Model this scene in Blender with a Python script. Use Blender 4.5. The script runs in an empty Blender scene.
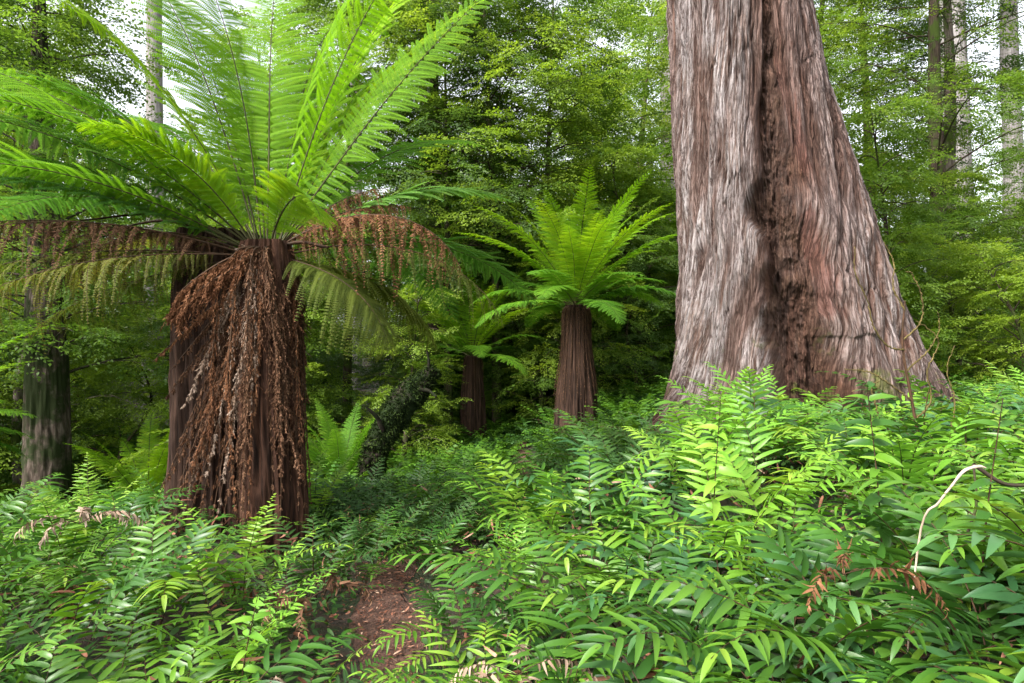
import bpy, math, random
import numpy as np
from mathutils import Vector, Matrix
R = math.radians
rng = np.random.default_rng(7)
random.seed(7)
scene = bpy.context.scene
COL = scene.collection
UP = np.array([0.0, 0, 1])

# ------------------------------------------------------------------ noise
def _hash(x, y, z):
    h = (x * 73856093) ^ (y * 19349663) ^ (z * 83492791)
    h = h & 0xffffffff
    h = ((h ^ (h >> 15)) * 0x2c1b3c6d) & 0xffffffff
    h = ((h ^ (h >> 12)) * 0x297a2d39) & 0xffffffff
    h = h ^ (h >> 15)
    return h.astype(np.float64) / 4294967295.0

def vnoise(p):
    p = np.asarray(p, float)
    i = np.floor(p).astype(np.int64); f = p - i; f = f * f * f * (f * (f * 6 - 15) + 10)
    r = 0
    for a in (0, 1):
        for b in (0, 1):
            for c in (0, 1):
                w = (f[..., 0] if a else 1 - f[..., 0]) * (f[..., 1] if b else 1 - f[..., 1]) * (f[..., 2] if c else 1 - f[..., 2])
                r = r + w * _hash(i[..., 0] + a, i[..., 1] + b, i[..., 2] + c)
    return r * 2 - 1

def fbm(p, o=4, g=.5):
    r = 0; a = 1.0; s = 0; p = np.asarray(p, float)
    for k in range(o):
        r = r + a * vnoise(p * (2 ** k) + 17.3 * k); s += a; a *= g
    return r / s

def sstep(a, b, x):
    t = np.clip((np.asarray(x, float) - a) / (b - a), 0, 1)
    return t * t * (3 - 2 * t)

def nrm(v):
    return v / np.maximum(np.linalg.norm(v, axis=-1, keepdims=True), 1e-9)

# ------------------------------------------------------------------ mesh collecting
class MB:
    def __init__(s):
        s.V = []; s.F = []; s.M = []; s.T = []; s.C = []; s.n = 0
    def add(s, V, F, mat=0, tint=.5, co=None):
        V = np.asarray(V, float).reshape(-1, 3); F = np.asarray(F, np.int64)
        if len(V) == 0: return
        s.V.append(V); s.F.append(F + s.n); s.M.append(np.full(len(F), mat))
        s.T.append(np.broadcast_to(np.asarray(tint, float), (len(V),)).copy())
        s.C.append(V if co is None else co); s.n += len(V)
    def mesh(s, name, mats, smooth=True):
        me = bpy.data.meshes.new(name)
        V = np.concatenate(s.V)
        me.vertices.add(len(V)); me.vertices.foreach_set('co', V.ravel())
        cnt = np.concatenate([np.full(len(f), f.shape[1]) for f in s.F])
        idx = np.concatenate([f.ravel() for f in s.F])
        me.loops.add(len(idx)); me.loops.foreach_set('vertex_index', idx.astype(np.int32))
        st = np.concatenate([[0], np.cumsum(cnt)[:-1]])
        me.polygons.add(len(cnt)); me.polygons.foreach_set('loop_start', st.astype(np.int32))
        me.polygons.foreach_set('loop_total', cnt.astype(np.int32))
        me.polygons.foreach_set('material_index', np.concatenate(s.M).astype(np.int32))
        me.polygons.foreach_set('use_smooth', np.full(len(cnt), smooth))
        me.update(calc_edges=True)
        a = me.attributes.new('tint', 'FLOAT', 'POINT'); a.data.foreach_set('value', np.concatenate(s.T).astype(np.float32))
        a = me.attributes.new('barkco', 'FLOAT_VECTOR', 'POINT'); a.data.foreach_set('vector', np.concatenate(s.C).astype(np.float32).ravel())
        for m in (mats if isinstance(mats, (list, tuple)) else [mats]): me.materials.append(m)
        return me

def link(name, me, parent=None, loc=(0, 0, 0), rz=0.0, sc=1.0):
    o = bpy.data.objects.new(name, me); COL.objects.link(o)
    if parent is not None: o.parent = parent
    o.location = loc; o.rotation_euler = (0, 0, rz); o.scale = (sc, sc, sc)
    return o

def tag(o, label=None, cat=None, group=None, kind=None):
    if label: o['label'] = label
    if cat: o['category'] = cat
    if group: o['group'] = group
    if kind: o['kind'] = kind
    return o

# ------------------------------------------------------------------ leaf templates: (x along, y across, z up) and faces
def tmpl_kite(w=.45):
    return np.array([(0, 0, 0), (w, .5, .12), (1, 0, -.05), (w, -.5, .12)]), np.array([(0, 3, 2, 1)])
def tmpl_lance(st, wd, fold=.25):
    V = [(0, 0, 0)]; F3 = []; F4 = []
    k = len(st)
    for a, b in zip(st, wd): V += [(a, b * .5, fold * b * .5), (a, 0, 0), (a, -b * .5, fold * b * .5)]
    V.append((1, 0, 0)); tip = len(V) - 1
    F = [(0, 2, 1, 1), (0, 3, 2, 2)]
    for i in range(k - 1):
        b = 1 + 3 * i
        F += [(b, b + 1, b + 4, b + 3), (b + 1, b + 2, b + 5, b + 4)]
    b = 1 + 3 * (k - 1)
    F += [(b, b + 1, tip, tip), (b + 1, b + 2, tip, tip)]
    return np.array(V, float), F
def split_faces(F):
    q = [f for f in F if len(set(f)) == 4]; t = []
    for f in F:
        if len(set(f)) == 3:
            g = []
            for i in f:
                if i not in g: g.append(i)
            t.append(g)
    return (np.array(q) if q else None), (np.array(t) if t else None)
KITE = tmpl_kite(); KITE_T = (KITE[0], KITE[1], None)
def mk(st, wd, fold=.25):
    V, F = tmpl_lance(st, wd, fold); q, t = split_faces(F); return (V, q, t)
LANCE = mk([.08, .3, .6, .85], [.75, 1, .8, .4])
BROAD = mk([.05, .14, .25, .36, .48, .6, .72, .84, .93], [.6, .92, .9, 1.0, .88, .84, .62, .44, .19], .3)
OVAL = mk([.12, .35, .62, .86], [.6, 1, .88, .45], .2)

def add_leaves(mb, tm, O, X, Z, L, W, droop=0.0, tint=None, mat=0):
    O = np.asarray(O, float); n = len(O)
    if n == 0: return
    X = nrm(X); Y = nrm(np.cross(Z, X)); Z = np.cross(X, Y)
    L = np.broadcast_to(L, (n,)); W = np.broadcast_to(W, (n,)); D = np.broadcast_to(droop, (n,))
    T = tm[0]; k = len(T)
    v = (O[:, None, :] + X[:, None, :] * (T[None, :, 0] * L[:, None])[..., None]
         + Y[:, None, :] * (T[None, :, 1] * W[:, None])[..., None]
         + Z[:, None, :] * (T[None, :, 2] * W[:, None] - D[:, None] * L[:, None] * T[None, :, 0] ** 2)[..., None])
    if tint is None: tint = rng.random(n)
    tt = np.repeat(np.broadcast_to(tint, (n,)), k)
    base = (np.arange(n) * k)[:, None, None]
    off = mb.n
    first = True
    for F in (tm[1], tm[2]):
        if F is None: continue
        f = (base + F[None]).reshape(-1, F.shape[1])
        if first: mb.add(v.reshape(-1, 3), f, mat, tt); first = False
        else: mb.F.append(f + off); mb.M.append(np.full(len(f), mat))

def add_tube(mb, P, r, n=6, mat=0, tint=.5, cap=True):
    P = np.asarray(P, float); m = len(P); r = np.broadcast_to(r, (m,))
    T = nrm(np.gradient(P, axis=0))
    ref = np.array([0, 0, 1.0]) if abs(T[0][2]) < .9 else np.array([1.0, 0, 0])
    A = np.zeros((m, 3)); a = nrm(np.cross(T[0], ref))
    for i in range(m):
        a = nrm(a - T[i] * np.dot(a, T[i])); A[i] = a
    B = np.cross(T, A)
    th = np.linspace(0, 2 * math.pi, n, endpoint=False)
    V = P[:, None] + r[:, None, None] * (A[:, None] * np.cos(th)[None, :, None] + B[:, None] * np.sin(th)[None, :, None])
    s = np.concatenate([[0], np.cumsum(np.linalg.norm(np.diff(P, axis=0), axis=1))])
    co = np.stack([np.cos(th)[None] * r[:, None], np.sin(th)[None] * r[:, None], np.repeat(s[:, None], n, 1)], -1)
    i = np.arange(m - 1)[:, None] * n; j = np.arange(n)[None]; j2 = (j + 1) % n
    F = np.stack([i + j, i + j2, i + n + j2, i + n + j], -1).reshape(-1, 4)
    mb.add(V.reshape(-1, 3), F, mat, tint, co.reshape(-1, 3))
    if cap and n <= 8 and n >= 4:
        mb.F.append(np.array([[q + mb.n - n for q in (0, 1, 2, 3)]])); mb.M.append(np.array([mat]))

def curve(pts, n):
    """Catmull-Rom through points"""
    P = np.asarray(pts, float); P = np.vstack([2 * P[0] - P[1], P, 2 * P[-1] - P[-2]])
    out = []
    t = np.linspace(0, len(P) - 3 - 1e-6, n); k = t.astype(int); u = (t - k)[:, None]
    p0, p1, p2, p3 = P[k], P[k + 1], P[k + 2], P[k + 3]
    return .5 * (2 * p1 + (p2 - p0) * u + (2 * p0 - 5 * p1 + 4 * p2 - p3) * u ** 2 + (3 * p1 - p0 - 3 * p2 + p3) * u ** 3)

# ------------------------------------------------------------------ materials
def nodes(name):
    m = bpy.data.materials.new(name); m.use_nodes = True
    nt = m.node_tree; nt.nodes.clear()
    out = nt.nodes.new('ShaderNodeOutputMaterial')
    return m, nt, out
def N(nt, t, **kw):
    n = nt.nodes.new('ShaderNode' + t)
    for k, v in kw.items():
        if k in n.inputs.keys() if isinstance(k, str) else False: n.inputs[k].default_value = v
        else: setattr(n, k, v)
    return n
def mixc(nt, fac, a, b, blend='MIX'):
    n = nt.nodes.new('ShaderNodeMix'); n.data_type = 'RGBA'; n.blend_type = blend
    for s, v in ((n.inputs[0], fac), (n.inputs[6], a), (n.inputs[7], b)):
        if hasattr(v, 'is_linked') or isinstance(v, bpy.types.NodeSocket): nt.links.new(v, s)
        elif isinstance(v, (int, float)): s.default_value = v
        else: s.default_value = (*v, 1)
    return n.outputs[2]
def math_(nt, op, a, b=None, c=None, clamp=False):
    n = nt.nodes.new('ShaderNodeMath'); n.operation = op; n.use_clamp = clamp
    for s, v in zip(n.inputs, (a, b, c)):
        if v is None: continue
        if isinstance(v, bpy.types.NodeSocket): nt.links.new(v, s)
        else: s.default_value = v
    return n.outputs[0]
def ramp(nt, fac, stops):
    n = nt.nodes.new('ShaderNodeValToRGB'); nt.links.new(fac, n.inputs[0])
    cr = n.color_ramp
    while len(cr.elements) < len(stops): cr.elements.new(.5)
    for e, (p, c) in zip(cr.elements, stops): e.position = p; e.color = (*c, 1) if len(c) == 3 else c
    return n.outputs[0]
def noise_(nt, vec, scale, detail=4, rough=.55, dist=0):
    n = nt.nodes.new('ShaderNodeTexNoise'); n.inputs['Scale'].default_value = scale
    n.inputs['Detail'].default_value = detail; n.inputs['Roughness'].default_value = rough; n.inputs['Distortion'].default_value = dist
    if vec is not None: nt.links.new(vec, n.inputs['Vector'])
    return n.outputs['Fac']
def mapping(nt, vec, sc):
    n = nt.nodes.new('ShaderNodeMapping'); n.inputs['Scale'].default_value = sc; nt.links.new(vec, n.inputs['Vector']); return n.outputs[0]

def leaf_mat(name, stops, transl=.35, rough=.5, spec=.35, tcol=None, objw=.5, wilt=0.0, nscale=9.0):
    """tint attribute + per object random drive a colour ramp; translucent leaf"""
    m, nt, out = nodes(name)
    at = nt.nodes.new('ShaderNodeAttribute'); at.attribute_name = 'tint'
    oi = nt.nodes.new('ShaderNodeObjectInfo')
    gm = nt.nodes.new('ShaderNodeTexCoord')
    nz = noise_(nt, gm.outputs['Object'], nscale, 2)
    f = math_(nt, 'ADD', math_(nt, 'MULTIPLY', at.outputs['Fac'], 1 - objw), math_(nt, 'MULTIPLY', oi.outputs['Random'], objw))
    f = math_(nt, 'ADD', f, math_(nt, 'MULTIPLY', math_(nt, 'SUBTRACT', nz, .5), .5), clamp=True)
    col = ramp(nt, f, stops)
    p = nt.nodes.new('ShaderNodeBsdfPrincipled'); nt.links.new(col, p.inputs['Base Color'])
    p.inputs['Roughness'].default_value = rough; p.inputs['Specular IOR Level'].default_value = spec
    if transl > 0:
        t = nt.nodes.new('ShaderNodeBsdfTranslucent')
        tc = mixc(nt, .8, col, tcol or (1.25, 1.25, .5), 'MULTIPLY')
        nt.links.new(tc, t.inputs['Color'])
        ms = nt.nodes.new('ShaderNodeMixShader'); ms.inputs[0].default_value = transl
        nt.links.new(p.outputs[0], ms.inputs[1]); nt.links.new(t.outputs[0], ms.inputs[2])
        nt.links.new(ms.outputs[0], out.inputs[0])
    else: nt.links.new(p.outputs[0], out.inputs[0])
    return m

def bark_mat(name, light, mid, dark, moss=0.0, mosscol=(.05, .075, .015), sc=(9, 9, 1.2), bump=.6, mosslow=None, rough=.9):
    m, nt, out = nodes(name)
    at = nt.nodes.new('ShaderNodeAttribute'); at.attribute_name = 'barkco'
    v = mapping(nt, at.outputs['Vector'], sc)
    n1 = noise_(nt, v, 3.0, 6, .62, .4); n2 = noise_(nt, at.outputs['Vector'], 1.3, 3)
    n3 = noise_(nt, v, 12.0, 3, .6)
    f = math_(nt, 'ADD', math_(nt, 'MULTIPLY', n1, .75), math_(nt, 'MULTIPLY', n2, .25))
    col = ramp(nt, f, [(.36, dark), (.5, mid), (.63, light)])
    col = mixc(nt, math_(nt, 'MULTIPLY', n3, .35), col, (.6, .55, .5), 'MULTIPLY')
    if moss > 0:
        mn = noise_(nt, at.outputs['Vector'], 2.2, 5, .6)
        mf = ramp(nt, mn, [(.62 - .35 * moss, (0, 0, 0)), (.72 - .35 * moss, (1, 1, 1))])
        col = mixc(nt, mf, col, mosscol)
    p = nt.nodes.new('ShaderNodeBsdfPrincipled'); nt.links.new(col, p.inputs['Base Color'])
    p.inputs['Roughness'].default_value = rough; p.inputs['Specular IOR Level'].default_value = .15
    b = nt.nodes.new('ShaderNodeBump'); b.inputs['Strength'].default_value = bump; b.inputs['Distance'].default_value = .02
    nt.links.new(n1, b.inputs['Height']); nt.links.new(b.outputs[0], p.inputs['Normal'])
    nt.links.new(p.outputs[0], out.inputs[0])
    return m

M = {}
M['treefern'] = leaf_mat('tree_fern_green', [(0, (.045, .13, .016)), (.45, (.09, .22, .018)), (.8, (.15, .31, .022)), (1, (.26, .38, .04))], .5, .6, .18)
M['treefern_bright'] = leaf_mat('tree_fern_bright_green', [(0, (.085, .21, .010)), (.5, (.15, .31, .012)), (1, (.28, .40, .02))], .5, .65, .15, tcol=(1.4, 1.3, .4))
M['treefern_pale'] = leaf_mat('tree_fern_pale', [(0, (.05, .14, .03)), (.5, (.09, .22, .04)), (1, (.17, .3, .06))], .5, .5, .25)
M['olive'] = leaf_mat('ageing_fern', [(0, (.07, .10, .018)), (.5, (.12, .15, .022)), (1, (.19, .16, .04))], .45, .6, .2, tcol=(1.2, 1.1, .6))
M['dead'] = leaf_mat('dead_frond_brown', [(0, (.028, .013, .008)), (.4, (.085, .042, .024)), (.75, (.17, .09, .052)), (1, (.32, .19, .12))], .1, .8, .1, tcol=(1, .9, .7), objw=.25, nscale=14)
M['dead_orange'] = leaf_mat('dead_frond_russet', [(0, (.07, .028, .015)), (.5, (.16, .072, .036)), (1, (.32, .16, .085))], .2, .8, .1, tcol=(1, .9, .7), objw=.3)
M['dead_grey'] = leaf_mat('dead_frond_grey', [(0, (.14, .09, .06)), (.5, (.27, .19, .14)), (1, (.42, .33, .27))], .1, .85, .1, tcol=(1, .9, .7), objw=.3)
M['stalk'] = bark_mat('frond_stalk', (.07, .08, .02), (.045, .045, .014), (.022, .018, .008), sc=(20, 20, 4), bump=.2, rough=.6)
M['stalk_dark'] = bark_mat('dark_fern_stalk', (.10, .05, .03), (.05, .028, .015), (.02, .012, .008), sc=(20, 20, 4), bump=.2, rough=.6)
M['fern_broad'] = leaf_mat('broad_fern_leaf', [(0, (.014, .055, .011)), (.4, (.040, .12, .013)), (.75, (.10, .22, .016)), (1, (.22, .32, .035))], .33, .4, .45, objw=.65, nscale=5)
M['fern_blue'] = leaf_mat('blue_green_fern_leaf', [(0, (.015, .06, .022)), (.5, (.04, .12, .036)), (1, (.09, .20, .05))], .25, .36, .55, objw=.5)
M['fern_narrow'] = leaf_mat('narrow_fern_leaf', [(0, (.016, .058, .012)), (.4, (.046, .13, .014)), (.8, (.115, .24, .02)), (1, (.24, .32, .045))], .4, .5, .3, objw=.6, nscale=5)
M['fern_young'] = leaf_mat('young_fern_leaf', [(0, (.11, .28, .03)), (.5, (.17, .37, .035)), (1, (.28, .42, .05))], .45, .42, .4, objw=.6)
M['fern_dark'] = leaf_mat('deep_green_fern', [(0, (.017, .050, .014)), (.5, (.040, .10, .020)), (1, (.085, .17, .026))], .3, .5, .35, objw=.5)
M['myrtle'] = leaf_mat('myrtle_leaf', [(0, (.05, .105, .02)), (.5, (.105, .19, .028)), (1, (.21, .30, .045))], .58, .5, .3, objw=.35, nscale=.8)
M['myrtle_light'] = leaf_mat('light_myrtle_leaf', [(0, (.09, .165, .02)), (.5, (.17, .265, .03)), (1, (.29, .37, .05))], .58, .5, .3, objw=.35, nscale=.8)
M['myrtle_dark'] = leaf_mat('dark_myrtle_leaf', [(0, (.034, .072, .02)), (.5, (.065, .125, .03)), (1, (.13, .20, .04))], .55, .45, .35, objw=.35, nscale=.8)
M['moss'] = leaf_mat('moss', [(0, (.006, .012, .003)), (.5, (.014, .027, .006)), (1, (.045, .07, .014))], .15, .9, .1, objw=.1)
M['bark_dark'] = bark_mat('dark_bark', (.10, .075, .055), (.055, .04, .03), (.02, .014, .01), moss=.45)
M['bark_black'] = bark_mat('wet_dark_bark', (.035, .025, .02), (.018, .014, .01), (.008, .006, .005), moss=.5, mosscol=(.012, .022, .006))
M['bark_grey'] = bark_mat('grey_bark', (.24, .20, .18), (.15, .12, .105), (.07, .055, .045), moss=.5, sc=(7, 7, 1.5))
M['bark_mossy'] = bark_mat('mossy_grey_bark', (.17, .135, .115), (.075, .056, .045), (.022, .016, .012), moss=.5, mosscol=(.022, .03, .010), sc=(7, 7, 1.5))
M['bark_pale'] = bark_mat('pale_gum_bark', (.30, .28, .275), (.20, .185, .18), (.13, .11, .105), sc=(4, 4, .5), bump=.2)
M['fibre'] = bark_mat('tree_fern_fibre', (.10, .048, .03), (.045, .021, .013), (.012, .006, .004), sc=(14, 14, 1.1), bump=1.0)
M['fibre_dark'] = bark_mat('dark_fibre', (.075, .042, .03), (.036, .02, .014), (.011, .006, .004), sc=(12, 12, .9), bump=1.0)
M['stick'] = bark_mat('dead_stick', (.62, .52, .42), (.45, .36, .28), (.25, .18, .13), sc=(20, 20, 3), bump=.3)
M['litter'] = leaf_mat('leaf_litter', [(0, (.06, .022, .014)), (.5, (.16, .065, .04)), (.9, (.27, .13, .085)), (1, (.42, .28, .2))], 0, .85, .15, objw=0)

def ground_mat():
    m, nt, out = nodes('forest_soil')
    g = nt.nodes.new('ShaderNodeTexCoord').outputs['Object']
    n1 = noise_(nt, g, 14, 6, .65); n2 = noise_(nt, g, 2.1, 4); n3 = noise_(nt, g, 60, 3, .7)
    col = ramp(nt, n1, [(.3, (.014, .010, .007)), (.5, (.035, .022, .014)), (.7, (.075, .045, .028))])
    col = mixc(nt, ramp(nt, n2, [(.45, (0, 0, 0)), (.6, (1, 1, 1))]), col, (.02, .035, .010))
    p = nt.nodes.new('ShaderNodeBsdfPrincipled'); nt.links.new(col, p.inputs['Base Color']); p.inputs['Roughness'].default_value = .95
    b = nt.nodes.new('ShaderNodeBump'); b.inputs['Strength'].default_value = .8; b.inputs['Distance'].default_value = .03
    nt.links.new(math_(nt, 'ADD', n1, n3), b.inputs['Height']); nt.links.new(b.outputs[0], p.inputs['Normal'])
    nt.links.new(p.outputs[0], out.inputs[0]); return m
def path_mat():
    m, nt, out = nodes('trodden_red_earth')
    g = nt.nodes.new('ShaderNodeTexCoord').outputs['Object']
    n1 = noise_(nt, g, 22, 7, .7, .6); n2 = noise_(nt, g, 3.2, 4); n3 = noise_(nt, mapping(nt, g, (40, 14, 30)), 2, 4, .7)
    col = ramp(nt, n1, [(.3, (.028, .014, .010)), (.5, (.085, .040, .027)), (.72, (.19, .095, .065))])
    col = mixc(nt, ramp(nt, n3, [(.5, (0, 0, 0)), (.7, (.6, .6, .6))]), col, (.2, .09, .06))
    col = mixc(nt, ramp(nt, n2, [(.5, (0, 0, 0)), (.7, (.5, .5, .5))]), col, (.05, .022, .014))
    p = nt.nodes.new('ShaderNodeBsdfPrincipled'); nt.links.new(col, p.inputs['Base Color']); p.inputs['Roughness'].default_value = .9
    b = nt.nodes.new('ShaderNodeBump'); b.inputs['Strength'].default_value = .9; b.inputs['Distance'].default_value = .03
    nt.links.new(math_(nt, 'ADD', n1, n3), b.inputs['Height']); nt.links.new(b.outputs[0], p.inputs['Normal'])
    nt.links.new(p.outputs[0], out.inputs[0]); return m
M['ground'] = ground_mat(); M['path'] = path_mat()

# ------------------------------------------------------------------ terrain
def path_x(y):
    return np.interp(y, [-5, 0, 2, 3.2, 4.4, 5.0, 5.8, 6.8, 8, 12, 20], [.3, -.1, -.40, -.56, -.82, -.84, -.55, -.1, .2, .1, 2.0])
def height(x, y):
    x = np.asarray(x, float); y = np.asarray(y, float)
    d = x - path_x(y)
    h = .52 * sstep(.25, 2.8, d) * (1 - .25 * sstep(9, 16, y)) + .16 * sstep(.25, 2.2, -d)
    h = h + .10 * sstep(5, 9, x) + .25 * sstep(12, 20, y) + 2.2 * sstep(25, 90, np.hypot(x, y))
    h = h - (.95 * sstep(4.6, 9.8, y) * sstep(1.7, -3.2, x) + .42 * sstep(-2.0, -5.0, x) * sstep(3.2, 6.5, y)) * (1 - sstep(24, 60, y))
    p = np.stack([x, y, 0 * x], -1)
    h = h + .07 * fbm(p * .9, 3) * sstep(.2, .6, np.abs(d)) + .02 * fbm(p * 4, 2) + .6 * fbm(p * .05, 2) * sstep(12, 40, np.hypot(x, y))
    return h
def hz(x, y): return float(height(np.array([x]), np.array([y]))[0])

def axis(a, b, near, step, far, n):
    mid = np.arange(-near, near + 1e-6, step)
    g = near + (np.geomspace(1, far - near + 1, n) - 1)
    return np.concatenate([-g[::-1][:-1], mid, g[1:]])
xs = axis(0, 0, 9, .09, 150, 40); ys = axis(0, 0, 14, .09, 150, 40)
GX, GY = np.meshgrid(xs, ys); GZ = height(GX, GY)
b = MB(); ny, nx = GX.shape
i = np.arange(ny - 1)[:, None] * nx; j = np.arange(nx - 1)[None]
b.add(np.stack([GX, GY, GZ], -1).reshape(-1, 3), np.stack([i + j, i + j + 1, i + nx + j + 1, i + nx + j], -1).reshape(-1, 4))
tag(link('ground', b.mesh('ground', M['ground'])), 'dark forest soil under the ferns and trees', 'ground', kind='structure')
# path sheet
yy = np.linspace(-4, 13, 300); uu = np.linspace(-1, 1, 22)
wid = .15 + .04 * np.sin(yy * 2.1) + .03 * np.sin(yy * 5.3)
PX = path_x(yy)[:, None] + wid[:, None] * uu[None] + .03 * np.sin(yy * 7)[:, None] * (uu[None] > .8); PY = np.repeat(yy[:, None], 22, 1)
PZ = height(PX, PY) + .006 + .012 * (1 - uu[None] ** 2)
b = MB(); i = np.arange(299)[:, None] * 22; j = np.arange(21)[None]
b.add(np.stack([PX, PY, PZ], -1).reshape(-1, 3), np.stack([i + j, i + j + 1, i + 22 + j + 1, i + 22 + j], -1).reshape(-1, 4))
tag(link('path', b.mesh('path', M['path'])), 'narrow reddish earth walking track between the ferns', 'path', kind='structure')
# litter
b = MB(); n = 6000
ly = rng.uniform(1.5, 9, n) ; lx = path_x(ly) + rng.normal(0, .2, n)
O = np.stack([lx, ly, height(lx, ly) + .022 + rng.random(n) * .012], -1)
a = rng.uniform(0, 6.28, n); X = np.stack([np.cos(a), np.sin(a), rng.normal(0, .18, n)], -1)
Z = np.stack([rng.normal(0, .3, n), rng.normal(0, .3, n), np.ones(n)], -1)
sz = rng.uniform(.008, .034, n) * np.where(rng.random(n) < .04, 1.8, 1)
add_leaves(b, OVAL, O, X, Z, sz, sz * rng.uniform(.1, .5, n), rng.normal(0, .2, n))
tag(link('leaf_litter', b.mesh('leaf_litter', M['litter'])), 'brown fallen leaves and bark chips scattered on the track', 'leaf litter', kind='stuff')

# ------------------------------------------------------------------ fronds
def rachis(n, L, e0, droop, p=1.6, sway=0.0, wob=.03, a0=0.0):
    s = np.linspace(0, 1, n)
    e = R(e0) - R(droop) * s ** p
    az = a0 + sway * s ** 1.5 + wob * np.sin(s * 9 + rng.uniform(0, 6))
    d = np.stack([np.cos(e) * np.cos(az), np.cos(e) * np.sin(az), np.sin(e)], -1)
    P = np.concatenate([[[0, 0, 0]], np.cumsum((d[1:] + d[:-1]) * .5 * L / (n - 1), 0)])
    B = nrm(np.stack([-np.sin(az), np.cos(az), 0 * az], -1))
    return s, P, d, B, nrm(np.cross(d, B))      # N points to the upper side

def tree_frond(L=2.4, e0=60, droop=60, p=1.6, sway=0.0, pl=.40, npair=38, npl=26, mats=None, fold=0.0, pd=.25, dead=0.0, bare=.14, roll=0.0, rr=.008, curl=0.0, clump=0):
    """one bipinnate tree fern frond, origin at its foot, growing towards +x"""
    mb = MB(); n = 60
    s, P, T, B, Nn = rachis(n, L, e0, droop, p, sway)
    if roll:
        B2 = B * math.cos(roll) + Nn * math.sin(roll); Nn = nrm(np.cross(T, B2)); B = B2
    add_tube(mb, P[::3], rr * (1 - .85 * s[::3]), 5, 1)
    sp = bare + (1 - bare) * np.linspace(0, .995, npair) ** .96
    O_all = []
    for side in (-1, 1):
        k = np.clip((sp * (n - 1)).astype(int), 0, n - 1); fr = sp * (n - 1) - k; k2 = np.minimum(k + 1, n - 1)
        O = P[k] * (1 - fr)[:, None] + P[k2] * fr[:, None]
        u = (sp - bare) / (1 - bare)
        prof = np.minimum(1, .45 + 1.6 * u) * np.clip((1 - u) / .55, 0, 1) ** .62
        l = pl * prof * rng.uniform(.92, 1.05, npair) + .012
        if dead: l = l * rng.uniform(.3, 1.1, npair) * np.where(rng.random(npair) < .12, .2, 1)
        fwd = R(12) + R(30) * u + rng.normal(0, .04, npair) + fold
        D = B[k] * side * np.cos(fwd)[:, None] + T[k] * np.sin(fwd)[:, None]
        Nk = Nn[k]
        if dead:
            D = nrm(D + rng.normal(0, .42 * dead, (npair, 3)) + np.array([0, 0, -.9]) * dead)
        D = nrm(D + Nk * .12 + rng.normal(0, .05, D.shape))
        Nk = nrm(Nk - D * np.sum(D * Nk, -1, keepdims=True))
        t = np.linspace(.04, .985, npl)
        g = pd * (1 + .3 * rng.normal(size=npair))
        # pinna axis q(t)
        Q = O[:, None] + D[:, None] * (l[:, None] * t[None])[..., None] \
            - (Nk * .5 + UP * .5)[:, None] * (g[:, None] * l[:, None] * t[None] ** 2)[..., None]
        Tq = nrm(D[:, None] - (Nk * .5 + UP * .5)[:, None] * (2 * g[:, None] * t[None])[..., None])
        Nq = nrm(Nk[:, None] - Tq * np.sum(Tq * Nk[:, None], -1, keepdims=True))
        E = np.cross(Nq, Tq)
        tn = rng.random(npair)[:, None] * .55 + .25 * rng.random((npair, npl)) + .2 * (t[None])
        # axis strips
        m_ = 5; tt = np.linspace(0, npl - 1, m_).astype(int)
        for q in range(npair):
            if l[q] < .05: continue
            A = Q[q, tt]; w = E[q, tt] * (.0022 * (1 - t[tt] * .8))[:, None]
            V = np.concatenate([A - w, A + w]); ii = np.arange(m_ - 1)
            mb.add(V, np.stack([ii, ii + 1, ii + 1 + m_, ii + m_], -1), 1 if dead else 0, .2)
        sl = np.minimum(.15 * l, .049)[:, None] * (1 - .78 * t[None] ** 1.6) * np.minimum(1, .6 + t[None] * 4)
        sw = np.repeat((l / npl)[:, None], npl, 1) * .92
        for s2 in (-1, 1):
            X = E * s2 * .93 + Tq * .38
            Z = Nq + E * s2 * curl
            Ls = sl * 1.0
            if dead:
                X = X + rng.normal(0, .5 * dead, X.shape) + UP * -.35 * dead; Z = Z + rng.normal(0, .7 * dead, Z.shape)
                Ls = sl * rng.uniform(.3, 1.0, sl.shape)
            add_leaves(mb, KITE_T, Q.reshape(-1, 3), X.reshape(-1, 3), Z.reshape(-1, 3), Ls.ravel() + .004, (sw * 1.0).ravel(), .25, tn.ravel())
    return mb.mesh('frond', mats or [M['treefern'], M['stalk']])

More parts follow.
